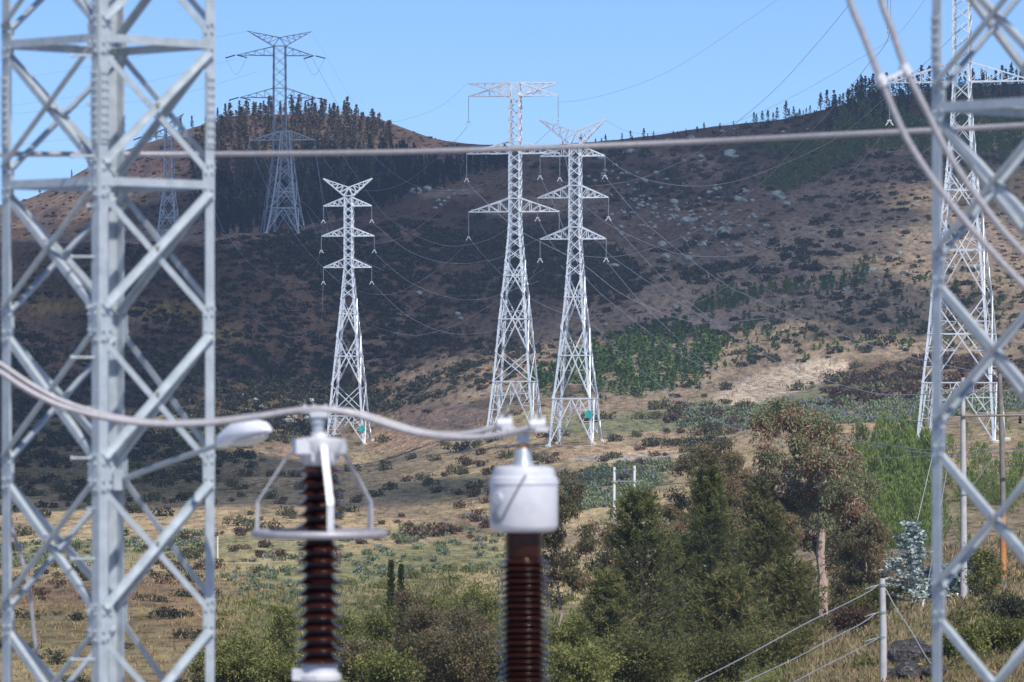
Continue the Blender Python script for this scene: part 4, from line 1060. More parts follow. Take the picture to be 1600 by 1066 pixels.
# first tower (left of centre)
transmission_tower("transmission_tower", 545, 701, 1000, math.radians(-9), "slim bright lattice pylon with a V shaped top, left of the central pair", tower_new,
    [(322, 309, 505, 581), (369, 356, 502, 585), (418, 405, 505, 581)], 306,
    [(306, 7.8), (418, 8), (467, 12.5), (525, 18.5), (602, 26.5), (701, 36)],
    [(701, 650, 'L'), (650, 602, 'X'), (602, 525, 'K'), (525, 467, 'K')] + xs([467, 450, 434, 418]) + xs([418, 405], 'x') + xs([405, 393, 381, 369]) + xs([369, 356], 'x') + xs([356, 345, 333, 322]) + xs([322, 306], 'x'),
    horn=(279, 293, 505, 582), drop=24 * 1000 / F, plate=(571.5, 670), leg_w=.42, br=.20)
transmission_tower("transmission_tower", 805, 655, 860, math.radians(-12), "tall bright lattice pylon with a flat T shaped top in the centre", tower_new,
    [(150, 130, 732, 872), (240, 221, 729, 874.5), (331, 310, 732, 873.7)], 130,
    [(130, 10.5), (345, 11), (370, 12.5), (437, 19), (505, 27), (550, 31), (596, 35.5), (655, 41.5)],
    [(655, 596, 'L'), (596, 550, 'X'), (550, 462, 'K'), (462, 407, 'K')] + xs([407, 388, 370, 357, 345, 331]) + xs([331, 310], 'x') + xs([310, 296, 282, 268, 254, 240]) + xs([240, 221], 'x') + xs([221, 204, 186, 168, 150]) + xs([150, 130], 'x'),
    barT=(130, 150, 731.5, 871.7), drop=41 * 860 / F, leg_w=.36, br=.175)
transmission_tower("transmission_tower", 899, 704, 780, math.radians(-13), "bright lattice pylon with a wide V shaped top, right of the T topped pylon", tower_new,
    [(244, 228, 844, 945), (309, 290, 840, 950.5), (373.6, 355, 844, 947)], 226,
    [(226, 10.8), (374, 11.2), (425, 14.5), (469.5, 18), (562, 28), (623, 36), (704, 43)],
    [(704, 623, 'L'), (623, 513, 'K'), (513, 432, 'K')] + xs([432, 412, 393, 374]) + xs([374, 355], 'x') + xs([355, 340, 325, 309]) + xs([309, 290], 'x') + xs([290, 275, 260, 244]) + xs([244, 226], 'x'),
    horn=(187, 206, 843, 945.4), drop=33 * 780 / F, plate=(927, 648), leg_w=.34, br=.165)
transmission_tower("transmission_tower", 1503, 693, 575, math.radians(-14), "largest lattice pylon, standing behind the right gantry and cut by the top edge", tower_new,
    [(128, 97, 1392, 1612), (-12, -40, 1389, 1614), (-145, -175, 1392, 1612)], -175,
    [(-175, 16), (140, 16.5), (185, 19), (290, 29), (395, 43), (463, 51), (531, 58), (598, 66), (693, 74)],
    [(693, 598, 'L'), (598, 463, 'K'), (463, 340, 'K'), (340, 265, 'K')] + xs([265, 225, 185, 155, 128]) + xs([128, 97], 'x') + xs([97, 75, 53, 31, 9, -12]) + xs([-12, -40], 'x') + xs([-40, -70, -105, -145]) + xs([-145, -175], 'x'),
    barT=(-175, -145, 1392, 1612), drop=62 * 575 / F, leg_w=.27, br=.115)
transmission_tower("transmission_tower", 437, 366, 1228, math.radians(8), "dull grey lattice pylon with a wide V shaped top on the left rise", galv_dull,
    [(87, 73, 369.7, 491), (153, 138, 375, 494)], 72,
    [(72, 11), (221, 12), (250, 14), (300, 22), (366, 32)],
    [(366, 330, 'L'), (330, 290, 'K'), (290, 255, 'K')] + xs([255, 238, 221]) + xs([221, 206], 'x') + xs([206, 188, 170, 153]) + xs([153, 138], 'x') + xs([138, 121, 104, 87]) + xs([87, 72], 'x'),
    horn=(49, 59, 387, 486), tension=True, ins_mat=insul_dark, leg_w=.24, br=.12)
transmission_tower("transmission_tower", 447, 362, 1220, math.radians(-10), "short pale lattice pylon with one arm pair in front of the dull grey pylon", galv,
    [(219, 205, 389, 492)], 205,
    [(205, 9), (219, 9.5), (262, 14), (300, 19), (325, 23), (362, 30)],
    [(362, 325, 'L'), (325, 282, 'K'), (282, 258, 'X'), (258, 238, 'X'), (238, 219, 'X')] + xs([219, 205], 'x'),
    drop=2.0, leg_w=.34, br=.15)
transmission_tower("transmission_tower", 264, 388, 1222, math.radians(-10), "small distant lattice pylon with V shaped top seen through the left gantry", galv,
    [(214, 202, 222, 298), (246, 234, 225, 297)], 200,
    [(200, 7), (290, 8.5), (330, 14), (388, 20)],
    [(388, 360, 'L'), (360, 325, 'K'), (325, 300, 'K')] + xs([300, 282, 264, 246, 230, 214]) + xs([214, 200], 'x'),
    horn=(178, 193, 236, 287), tension=True, ins_mat=insul_dark, leg_w=.28, br=.16)

# ------------------------------------------------------------------ power lines
def wire(pts, D0, D1, r, label, mat=wire_m, group="conductors strung between the pylons", name="power_line", sub=6):
    a, b = pts[0][0], pts[-1][0]; X = []
    for i, (x, y) in enumerate(pts):
        t = i / (len(pts) - 1) if abs(b - a) < 30 else (x - a) / (b - a)
        X.append(P(x, y, D0 + (D1 - D0) * t))
    base = X[0].copy()
    o = MB().tube(catmull(X, sub), r, 4).build(name, mat, None, True, base); tag(o, label, "wire", group); return o
T1D, T2D, T3D, TRD = 1000, 860, 780, 575
WR = .038
for pts, D0, D1, lab in [
    ([(945, 244), (975, 266), (1015, 282), (1075, 291), (1137, 286), (1200, 266), (1300, 220), (1379, 157), (1455, 90), (1500, 45)], T3D, TRD, "conductor from the top right arm of the V topped pylon rising to the right"),
    ([(874, 286), (907, 317), (962, 357), (1050, 394), (1112, 401), (1175, 396), (1237, 372), (1299, 351), (1394, 280), (1500, 190)], T2D, TRD, "conductor dipping past the boulder field and rising to the largest pylon"),
    ([(945, 276), (1000, 340), (1070, 399), (1136, 446), (1162, 459), (1257, 501), (1400, 552), (1620, 600)], T3D, 420, "conductor falling right from the highest right clamp of the V topped pylon"),
    ([(950, 341), (1000, 397), (1058, 455), (1110, 498), (1163, 536), (1231, 573), (1279, 590), (1334, 607), (1401, 617), (1620, 610)], T3D, 420, "conductor falling right from the middle right clamp of the V topped pylon"),
    ([(947, 408), (1005, 476), (1084, 552), (1128, 586), (1189, 627), (1215, 641), (1312, 684), (1450, 708), (1620, 706)], T3D, 400, "conductor falling right from the lowest right clamp of the V topped pylon"),
    ([(873, 192), (905, 345), (937, 380), (955, 400), (1000, 432), (1071, 479), (1112, 502)], T2D, 700, "conductor crossing behind the V topped pylon and meeting the others at mid slope"),
    ([(729, 285), (756, 312), (788, 342), (816, 363), (850, 381), (910, 413), (963, 454), (1005, 476), (1058, 497), (1110, 505), (1202, 497)], T2D, 800, "conductor from the middle left clamp of the T topped pylon passing behind its body"),
    ([(844, 276), (870, 330), (912, 429), (979, 492), (1058, 550), (1128, 585), (1300, 640), (1450, 660)], T3D, 440, "conductor from the upper left clamp of the V topped pylon over the dark plantation"),
    ([(732, 371), (757, 401), (785, 430), (827, 465), (872, 487), (922, 505), (952, 535), (1005, 581), (1058, 621), (1121, 657), (1202, 689), (1290, 715)], T2D, 420, "conductor from the lowest left clamp of the T topped pylon crossing the plantation"),
    ([(840, 342), (870, 390), (911, 400), (962, 401), (1025, 386), (1100, 355), (1150, 317), (1200, 277), (1233, 242), (1309, 160), (1354, 104), (1388, 59), (1392, -12)], T3D, TRD, "conductor rising steeply right across the ridge to the twin droppers"),
    ([(874, 283), (911, 291), (962, 287), (1012, 275), (1087, 240), (1165, 180), (1219, 132), (1275, 70), (1326, 8), (1360, -40)], T2D, 600, "conductor rising right across the sky above the ridge conifers"),
    ([(1089, 473), (1117, 459), (1150, 437), (1220, 384), (1242, 362), (1297, 307), (1323, 280), (1392, 195)], 800, TRD, "conductor rising to the clamp of the largest pylon left arm"),
    ([(1354, 426), (1413, 386), (1449, 355), (1520, 290)], 650, TRD, "short conductor rising behind the right gantry leg"),
    ([(872, 160), (905, 157), (950, 147), (1018, 124), (1074, 95), (1130, 58), (1200, 10), (1235, -16)], T2D, 640, "faint conductor curving up across the open sky"),
    ([(946, 188), (990, 208), (1060, 205), (1150, 190), (1240, 150), (1320, 105), (1400, 55), (1445, 0)], T3D, TRD, "faint earth wire rising from the V top across the sky"),
    ([(731, 197), (709, 222), (665, 262), (635, 284), (602, 296), (562, 298), (540, 290), (497, 238)], T2D, 1220, "conductor from the highest left clamp of the T topped pylon towards the left rise"),
    ([(486, 88), (529, 166), (552, 207), (590, 250), (635, 284), (677, 296), (715, 298), (743, 292), (785, 271), (872, 192)], 1225, T2D, "conductor falling from the top arm of the grey pylon over the dark wood"),
    ([(490, 153), (515, 205), (540, 250), (572, 297), (602, 336), (642, 364), (687, 382), (729, 383), (785, 363), (874, 283)], 1225, T2D, "conductor falling from the second arm of the grey pylon past the V top"),
    ([(581, 347), (630, 387), (673, 406), (718, 412), (757, 408), (785, 401), (844, 372)], T1D, T3D, "conductor from the upper right clamp of the slim pylon sagging to the centre"),
    ([(585, 395), (616, 423), (644, 443), (678, 458), (718, 468), (757, 467), (782, 460), (840, 440)], T1D, T3D, "conductor from the middle right clamp of the slim pylon sagging to the centre"),
    ([(582, 443), (616, 477), (644, 498), (684, 516), (729, 522), (790, 505), (844, 407)], T1D, T3D, "conductor from the lowest right clamp of the slim pylon sagging to the centre"),
    ([(492, 222), (505, 320), (530, 440), (560, 494), (599, 515), (644, 524), (678, 519), (718, 505), (780, 468), (850, 420)], 1220, T3D, "conductor looping low across the dark slope right of the slim pylon"),
    ([(729, 285), (701, 313), (673, 341), (630, 370), (588, 381), (560, 381), (520, 360), (492, 240)], T2D, 1220, "conductor from the middle left clamp of the T topped pylon back to the left rise"),
    ([(732, 371), (715, 395), (673, 429), (644, 446), (611, 460), (560, 454), (520, 420), (480, 330)], T2D, 1224, "conductor from the lowest left clamp of the T topped pylon back to the left rise"),
    ([(300, 246), (345, 382), (367, 419), (392, 450), (423, 475), (454, 485), (491, 481), (528, 463), (582, 395)], 1222, T1D, "conductor sagging deepest left of the slim pylon, second of four"),
    ([(300, 214), (340, 340), (364, 379), (392, 413), (423, 433), (454, 440), (491, 432), (505, 347)], 1222, T1D, "conductor sagging left of the slim pylon to its upper left clamp"),
    ([(300, 300), (345, 427), (380, 478), (407, 506), (438, 523), (469, 526), (500, 505), (505, 443)], 1222, T1D, "conductor sagging left of the slim pylon to its lowest left clamp"),
    ([(375, 153), (430, 285), (475, 317), (500, 345), (520, 372), (550, 400), (600, 423)], 1225, T1D, "conductor passing behind the V top of the slim pylon"),
    ([(389, 222), (420, 300), (463, 370), (503, 416), (534, 444)], 1220, T1D, "conductor falling from the pale pylon on the left rise to the slim pylon body"),
    ([(225, 246), (300, 420), (339, 466), (361, 478), (392, 484), (423, 475), (472, 432), (502, 395)], 1222, T1D, "conductor crossing the left slope to the middle left clamp of the slim pylon"),
    ([(369, 92), (263, 120), (150, 146), (17, 165), (-80, 175)], 1228, 1300, "faint conductor leaving the grey pylon to the left, upper one"),
    ([(372, 98), (400, 113), (270, 150), (150, 165), (17, 178), (-80, 184)][1:], 1228, 1300, "faint conductor leaving the grey pylon to the left, lower one"),
    ([(387, 49), (330, 60), (200, 92), (60, 118), (-80, 140)], 1228, 1300, "faint earth wire leaving the V top of the grey pylon to the left"),
    ([(222, 214), (128, 216), (19, 227), (-80, 232)], 1222, 1300, "faint conductor leaving the small distant pylon to the left"),
    ([(731, 130), (690, 165), (640, 185), (600, 190), (560, 170), (487, 50)], T2D, 1225, "faint earth wire dipping from the T top towards the grey pylon"),
]:
    wire(pts, D0, D1, WR * (.45 if lab.startswith("faint") else 1), lab, wire_dark if lab.startswith("faint") else wire_m)

# ------------------------------------------------------------------ distribution poles at the right
def zat(row, D): return ZC + (HOR - row) / F * D
Dp = 268
b1 = at(1506, Dp)
r = empty("utility_pole", b1); tag(r, "tall pale concrete pole with a crossarm, behind the right gantry leg", "pole")
h1 = zat(590, Dp) - b1[2]
MB().tube([(0, 0, -.5), (-.02, 0, h1 * .5), (-.06, 0, h1)], [.20, .17, .12], 14).build("pole_shaft", pole_mat, r, True)
q = MB(); q.lathe([(.05, h1), (.09, h1 + .06), (.05, h1 + .12), (.09, h1 + .18), (.04, h1 + .26), (.02, h1 + .36)], (-.06, 0, 0), 10); q.build("insulator", porcelain, r, True)
q = MB(); zc_ = zat(610, Dp) - b1[2]; q.box((-.05, -.16, zc_), 2.1, .10, .12); q.build("crossarm", wood_dark, r)
for dx in (-.95, .85):
    q = MB(); q.lathe([(.03, zc_ + .06), (.08, zc_ + .12), (.05, zc_ + .18), (.09, zc_ + .24), (.03, zc_ + .32)], (dx, -.16, 0), 10); q.build("insulator", porcelain, r, True)
q = MB(); z = zat(774, Dp) - b1[2]; q.lathe([(.19, z), (.205, z), (.205, z + .08), (.19, z + .08)], (-.03, 0, 0), 14); q.build("steel_band", galv_dull, r)
b2 = at(1567, Dp + 4)
r = empty("utility_pole", b2); tag(r, "weathered wooden pole with a bare orange lower half, right of the concrete pole", "pole")
h2 = zat(572, Dp + 4) - b2[2]; zo = zat(808, Dp + 4) - b2[2]; zo2 = zat(902, Dp + 4) - b2[2]
MB().tube([(.02, 0, zo), (-.05, 0, (zo + h2) / 2), (-.2, 0, h2)], [.165, .15, .12], 12).build("pole_shaft", wood_dark, r, True)
MB().tube([(0.02, 0, zo2), (.02, 0, zo)], [.185, .168], 12).build("stripped_shaft", wood_orange, r, True)
MB().tube([(0, 0, -.5), (0.02, 0, zo2)], [.20, .187], 12).build("pole_butt", wood_dark, r, True)
q = MB(); q.box((0, -.2, zat(577, Dp) - b2[2]), .5, .12, .10); q.build("bracket", galv_dull, r)
ba = P(1502, 650, Dp); bb = P(1660, 648, Dp + 2); ba[1] -= .25; bb[1] -= .25
o = MB().tube([ba, bb], .07, 8).build("steel_beam", wood_dark, None, True, ba); tag(o, "dark horizontal beam bolted across the concrete pole and the wooden pole", "beam")
for px_ in (1594, 1640):
    p = P(px_, 648, Dp + 1); q = MB(); q.lathe([(.06, -.5), (.11, -.42), (.06, -.34), (.11, -.26), (.06, -.18), (.04, -.05)], p, 10)
    o = q.build("line_insulator", porcelain, None, True, p); tag(o, "small brown insulator hanging below the dark beam, %s of the wooden pole" % ("just right" if px_ < 1600 else "far right"), "insulator")
D3 = 156; b3 = at(1380, D3); b3[2] = float(terr(1380, D3)); h3 = zat(904, D3) - b3[2]
r = empty("utility_pole", b3); tag(r, "short pale pole at the bottom edge carrying three sagging wires", "pole")
MB().tube([(0, 0, -.6), (0, 0, h3 * .5), (-.03, 0, h3)], [.125, .115, .095], 14).build("pole_shaft", pole_mat, r, True)
for row in (914, 957, 996):
    z = zat(row, D3) - b3[2]; q = MB(); q.lathe([(.10, z - .04), (.125, z - .04), (.125, z + .04), (.10, z + .04)], (-.02, 0, 0), 14); q.box((-.13, -.02, z), .14, .06, .05); q.build("steel_band", galv_dull, r)
    q = MB(); q.tube([(-.12, 0, z), (-.35, -.02, z - .06), (-.60, -.05, z - .14)], [.018, .026, .012], 8); q.build("strain_insulator", galv_dull, r, True)
LW = .016
for pts, lab in [([(1371, 915), (1350, 929), (1300, 954), (1248, 980), (1170, 1023), (1090, 1064), (980, 1118)], "top sagging wire running left and down from the short pole"),
                 ([(1369, 958), (1345, 975), (1300, 998), (1240, 1030), (1164, 1066), (1040, 1130)], "middle sagging wire running left and down from the short pole"),
                 ([(1371, 998), (1340, 1015), (1300, 1035), (1240, 1066), (1100, 1140)], "lowest sagging wire running left and down from the short pole")]:
    wire(pts, D3, D3 - 25, LW, lab, wire_m, "low wires of the short pole")
for pts, lab, Da, Db in [([(1384, 920), (1400, 950), (1425, 988), (1447, 1026), (1466, 1052)], "guy wire running right and down from the short pole to the dark rocks", D3, D3 - 2),
                 ([(1462, 690), (1430, 827), (1410, 895), (1386, 985)], "thin guy wire slanting down left past the blue grey tree", Dp, Dp - 6),
                 ([(1482, 720), (1470, 790), (1461, 848), (1449, 915)], "thin guy wire ending at the white guy rod", Dp, Dp - 4),
                 ([(1555, 710), (1530, 745), (1500, 785), (1462, 840)], "thin wire crossing behind the right gantry leg below the concrete pole head", Dp, Dp),
                 ([(1330, 687), (1400, 697), (1450, 703), (1502, 700), (1580, 702), (1640, 700)], "thin line passing the two poles above the bright plantation", 300, Dp),
                 ([(1290, 712), (1380, 716), (1470, 712), (1560, 716), (1640, 712)], "thin lower line passing the two poles above the bright plantation", 300, Dp)]:
    wire(pts, Da, Db, LW * 1.1, lab, wire_m, "thin wires at the poles on the right")
a = P(1449, 914, Dp - 4); bq = P(1439, 970, Dp - 4); gz_ = float(terr(1439, Dp - 4)); bq[2] = gz_ - .2
o = MB().tube([a, bq], .07, 10).build("guy_guard", white_paint, None, True, bq); tag(o, "white leaning rod sheathing the foot of a guy wire beside the blue grey tree", "rod")
o = MB().tube([P(1522, 929, 262), P(1529, 944, 262)], .05, 8).build("marker_stake", white_paint, None, True, P(1529, 944, 262)); tag(o, "short white stake leaning in the grass right of the concrete pole", "stake")
# distant H frame and white marker
for px_, top, lab in [(959.5, 730, "left"), (991, 728, "right")]:
    b = at(px_, 556); h = zat(top, 556) - b[2]
    o = MB().tube([(0, 0, -.3), (.02, 0, h)], [.17, .15], 10).build("frame_post", white_paint, None, True); o.location = tuple(b); tag(o, "pale round post above the broad pine, %s one of a pair" % lab, "post")
o = MB().bar(P(958, 752, 555.7), P(1000, 752, 555.7), .10).build("frame_rail", galv_dull, None, False, P(958, 752, 555.7)); tag(o, "thin grey crossbar joining the pair of pale posts", "bar")
o = MB().tube([P(960, 735, 555.8), P(992, 733, 555.8)], .04, 6).build("frame_wire", wire_dark, None, True, P(960, 735, 555.8)); tag(o, "thin wire between the tops of the pair of pale posts", "wire")
b = at(340, 440); h = zat(838, 440) - b[2]
o = MB().tube([(0, 0, -.2), (0, 0, max(h, 1.4))], .07, 8).build("marker_post", white_paint, None, True); o.location = tuple(b); tag(o, "thin white marker post just right of the left gantry", "post")
# crushed stone pad edges are part of the hillside; step on to the foreground

# ------------------------------------------------------------------ gantry columns
def gantry_column(px_, D, half_px, rot, node_rows, horiz, label, fl=.088, step_px=True, rows_bolts=(), brace_w=.050):
    s = D / F; R = half_px * s; base = np.array([(px_ - 800) * s, D, 0.0])
    root = empty("gantry_column", base, 0); tag(root, label, "lattice column")
    ang = [math.radians(rot) + k * math.pi / 2 for k in range(4)]      # 0 front corner (towards camera), then right, back, left
    K = [np.array([math.cos(a) * R, math.sin(a) * R, 0]) for a in ang]
    ztop = 13.0; up = np.array([0, 0, 1.])
    ndz = [zat(r_, D) for r_ in node_rows]
    ctr = np.zeros(3)
    for i in range(4):
        u = K[(i + 1) % 4] - K[i]; u /= np.linalg.norm(u); v = K[(i - 1) % 4] - K[i]; v /= np.linalg.norm(v)
        MB().angle(K[i], K[i] + up * ztop, u, v, fl, .009).build("leg", galv_near, root)
        MB().box(K[i] + (u + v) * .05 + up * .02, .34, .34, .03, ang[i]).build("base_plate", galv_near, root)
        # splice plates with their bolt rows
        for (r0, r1) in rows_bolts:
            za, zb = zat(r1, D), zat(r0, D); q = MB(); out_ = K[i] / np.linalg.norm(K[i])
            for d_, nrm in ((u, np.cross(u, up)), (v, np.cross(up, v))):
                if nrm @ out_ < 0: nrm = -nrm
                c = K[i] + d_ * fl * .52 + nrm * .008 + up * (za + zb) / 2
                x = d_; hw_ = fl * .42
                Vp = [c + x * sx * hw_ + up * sz * (zb - za) / 2 + nrm * t for t in (-.004, .004) for sx, sz in ((-1, -1), (1, -1), (1, 1), (-1, 1))]
                q.add(Vp, [(0, 3, 2, 1), (4, 5, 6, 7), (0, 1, 5, 4), (1, 2, 6, 5), (2, 3, 7, 6), (3, 0, 4, 7)])
                n_ = int((zb - za) / .062)
                for m_ in range(n_):
                    for e_ in (-.5, .5): q.bolt(c + x * e_ * hw_ + up * (m_ - (n_ - 1) / 2) * .062 + nrm * .004, nrm, .011, .016)
            q.build("splice_plate", galv_near, root)
    for i in range(4):
        j = (i + 1) % 4; d = K[j] - K[i]; L = np.linalg.norm(d); d /= L
        nrm = np.cross(d, up);  nrm = nrm if nrm @ (K[i] + K[j]) > 0 else -nrm
        for n_, (za, zb) in enumerate(zip(ndz[:-1], ndz[1:])):         # za lower, zb upper
            A = K[i] + d * .05; B = K[j] - d * .05; g = .10
            p1, p2 = A + up * (za + g), B + up * (zb - g); p3, p4 = A + up * (zb - g), B + up * (za + g)
            w1 = (p2 - p1) / np.linalg.norm(p2 - p1); w2 = (p4 - p3) / np.linalg.norm(p4 - p3)
            s1 = np.cross(nrm, w1); s2 = np.cross(nrm, w2)
            MB().angle(p1 + nrm * .010, p2 + nrm * .010, s1, nrm, brace_w, .007).build("diagonal_brace", galv_near, root)
            MB().angle(p3 - nrm * .012, p4 - nrm * .012, -s2, -nrm, brace_w, .007).build("diagonal_brace", galv_near, root)
            X = (p1 + p2) / 2; q = MB(); q.bolt(X + nrm * .02 + s1 * .03, nrm, .013, .02); q.build("crossing_bolt", bolt_rust, root)
        for zz in horiz:
            z = zat(zz, D); q = MB(); q.angle(A * 0 + K[i] + d * .04 + up * z + nrm * .012, K[j] - d * .04 + up * z + nrm * .012, -up, -nrm, .062, .008); q.build("horizontal_brace", galv_near, root)
    for zn in ndz:                                                     # gusset plates
        for i in range(4):
            u = K[(i + 1) % 4] - K[i]; u /= np.linalg.norm(u); v = K[(i - 1) % 4] - K[i]; v /= np.linalg.norm(v); q = MB(); out_ = K[i] / np.linalg.norm(K[i])
            for d_ in (u, v):
                nrm = np.cross(d_, up); nrm = nrm if nrm @ out_ > 0 else -nrm
                c = K[i] + d_ * .085 + nrm * .003 + up * zn
                Vp = [c + d_ * a_ + up * b_ + nrm * t for t in (-.004, .005) for a_, b_ in ((-.08, -.15), (.0, -.15), (.035, -.08), (.035, .08), (.0, .15), (-.08, .15))]
                q.add(Vp, [(0, 5, 4, 3, 2, 1), (6, 7, 8, 9, 10, 11)] + [(k_, (k_ + 1) % 6, (k_ + 1) % 6 + 6, k_ + 6) for k_ in range(6)])
                for a_, b_ in ((-.05, -.13), (-.05, -.065), (-.05, .065), (-.05, .13), (-.005, -.12), (-.005, .12), (.015, -.06), (.015, .06)): q.bolt(c + d_ * a_ + up * b_ + nrm * .005, nrm, .012, .018)
            q.build("gusset_plate", galv_near, root)
    if step_px:
        u = K[3] - K[0]; u /= np.linalg.norm(u)
        for k_ in range(31):
            z = .5 + k_ * .38; dd = np.array([-1, 0, 0]) if k_ % 2 else np.array([-.2, -1, 0]) / 1.02
            p = K[0] + u * .05 + up * z; e = p + dd * .17
            q = MB(); q.tube([p, e], .009, 8); q.tube([e, e + dd * .012], .017, 8); q.build("step_bolt", galv_near, root)
    return root, K, base
DL = 37.5
gantry_column(169, DL, 166, -90, [1660, 1430, 1195, 965, 735, 505, 283, 64, -155, -375, -590, -800], (64, 283), "galvanised lattice column filling the left edge in front of the hills", rows_bolts=((115, 232), (-280, -190)))
DR = 32.5
gantry_column(1650, DR, 193, -93, [1720, 1460, 1200, 942, 682, 420, 160, -100, -360, -620], (160,), "galvanised lattice column cut by the right edge of the picture", fl=.078, rows_bolts=((20, 110),), step_px=False, brace_w=.046)

# ------------------------------------------------------------------ station post insulators
DA = 33.0; sA = DA / F
def zA(row): return zat(row, DA)
def pedestal(root, ztop, r=.11):
    q = MB(); q.lathe([(r, .25), (r, ztop - .05)], (0, 0, 0), 24); q.build("pedestal", galv, root, True)
    q = MB(); q.box((0, 0, ztop - .025), .42, .42, .045); q.box((0, 0, .22), .46, .46, .04); q.build("mounting_plate", galv_near, root)
    q = MB(); q.box((0, 0, .09), .8, .8, .24); q.build("plinth", concrete, root)
def sheds(z0, z1, rc, big, small, pitch, top_neck=0):
    """porcelain profile with alternating large and small drooping sheds"""
    pr = [(rc, z0)]; n = int((z1 - z0) / pitch); p = (z1 - z0) / n
    def shed(zt, R, hh):
        zc = zt; t = .0055
        o = [(rc, zc - hh * .18), (rc + .012, zc - hh * .05), (R - t * 2.2, zc - t * .9)]
        o += [(R - t + t * math.cos(a), zc + t * math.sin(a)) for a in (-1.3, -.8, -.3, .2, .7, 1.2)]
        o += [(rc + (R - rc) * .55, zc + hh * .22), (rc + (R - rc) * .2, zc + hh * .42), (rc + .003, zc + hh * .62), (rc, zc + hh * .75)]
        return o
    for k in range(n):
        z = z0 + k * p
        if small: pr += shed(z + p * .20, big, p * .44) + shed(z + p * .70, small, p * .40)
        else: pr += shed(z + p * .25, big, p * .85)
    pr += [(rc, z1)]
    return pr
# surge arrester with grading ring
xa = (499 - 800) * sA
ra = empty("surge_arrester", (xa, DA, 0)); tag(ra, "dark brown ribbed insulator carrying a silver ring held by bent straps", "surge arrester")
zb_ = zA(1062); pedestal(ra, zb_ - .32)
q = MB(); q.lathe([(.105, zb_ - .32), (.155, zb_ - .30), (.155, zb_ - .22), (.12, zb_ - .19), (.12, zb_ - .02), (.150, zb_), (.150, zb_ + .03), (.125, zb_ + .05), (.125, zA(1040)), (.112, zA(1036))], (0, 0, 0), 32)
for k_ in range(8):
    a = k_ * math.pi / 4; q.tube([(.138 * math.cos(a), .138 * math.sin(a), zb_ - .30), (.138 * math.cos(a), .138 * math.sin(a), zb_ - .17)], .012, 6)
q.box((-.13, -.02, zA(1053)), .1, .14, .08); q.build("base_housing", alu_cast, ra, True)
q = MB(); q.lathe(sheds(zA(1038), zA(724), .094, .160, 0, .0735), (0, 0, 0), 40); q.build("ribbed_insulator", porcelain, ra, True)
q = MB(); q.lathe([(.10, zA(728)), (.112, zA(724)), (.112, zA(716)), (.125, zA(712)), (.148, zA(702)), (.150, zA(688)), (.118, zA(684)), (.06, zA(683)), (.05, zA(676))], (0, 0, 0), 32)
for k_ in range(6):
    a = k_ * math.pi / 3 + .2; q.tube([(.128 * math.cos(a), .128 * math.sin(a), zA(720)), (.128 * math.cos(a), .128 * math.sin(a), zA(700))], .013, 6)
q.build("top_casting", alu_cast, ra, True)
q = MB(); q.box((-.115, -.09, zA(697)), .11, .12, .10, .3); q.build("clamp_ear", alu_cast, ra)
q = MB(); q.box((.13, .04, zA(697)), .08, .10, .10, -.3); q.build("clamp_ear", alu_cast, ra)
q = MB(); q.lathe([(.040, zA(684)), (.040, zA(664)), (.052, zA(662)), (.052, zA(650))], (-.01, 0, 0), 20); q.build("terminal_stem", galv, ra, True)
q = MB(); q.box((0.0, 0, zA(641)), .26, .13, .035); q.box((.0, 0, zA(648)), .12, .13, .03)
for dx in (-.1, -.04, .04, .1):
    for dy in (-.045, .045): q.bolt((dx, dy, zA(639)), (0, 0, 1), .012, .03)
q.build("cable_clamp", alu_cast, ra)
# ring and straps
Rr = 101 * sA; q = MB(); V = []; n1_, n2__ = 72, 12; zr_ = zA(834)
for i in range(n1_):
    t = 2 * math.pi * i / n1_
    for j in range(n2__):
        p_ = 2 * math.pi * j / n2__; rr = Rr + .027 * math.cos(p_)
        V.append((rr * math.cos(t), rr * math.sin(t), zr_ + .027 * math.sin(p_)))
q.add(V, [(i * n2__ + j, ((i + 1) % n1_) * n2__ + j, ((i + 1) % n1_) * n2__ + (j + 1) % n2__, i * n2__ + (j + 1) % n2__) for i in range(n1_) for j in range(n2__)])
q.build("grading_ring", alu, ra, True)
def strap(az, w, nm="ring_strap"):
    ca, sa = math.cos(az), math.sin(az); q = MB(); t_ = np.array([-sa, ca, 0]); o_ = np.array([ca, sa, 0])
    prof = [(.13, zA(700)), (.16, zA(694)), (Rr * .72 * 1.0, zA(778)), (Rr * .735, zA(785)), (Rr * .735, zr_ + .02)]
    prof = [(.13, zA(692)), (.17, zA(697)), (Rr - .035, zA(776)), (Rr - .008, zA(786)), (Rr - .004, zr_ + .012)]
    V = []
    for (r_, z_) in prof:
        for a_, b_ in ((-w / 2, 0), (w / 2, 0), (w / 2, .010), (-w / 2, .010)): V.append(t_ * a_ + o_ * (r_ + b_) + np.array([0, 0, z_]))
    Fq = [(k * 4 + m, k * 4 + (m + 1) % 4, k * 4 + 4 + (m + 1) % 4, k * 4 + 4 + m) for k in range(len(prof) - 1) for m in range(4)] + [(3, 2, 1, 0), tuple(len(V) - 4 + m for m in range(4))]
    q.add(V, Fq); q.build(nm, alu_cast, ra)
for az in (-78, 12 + 28, 180 - 14, 100): strap(math.radians(az), .046)
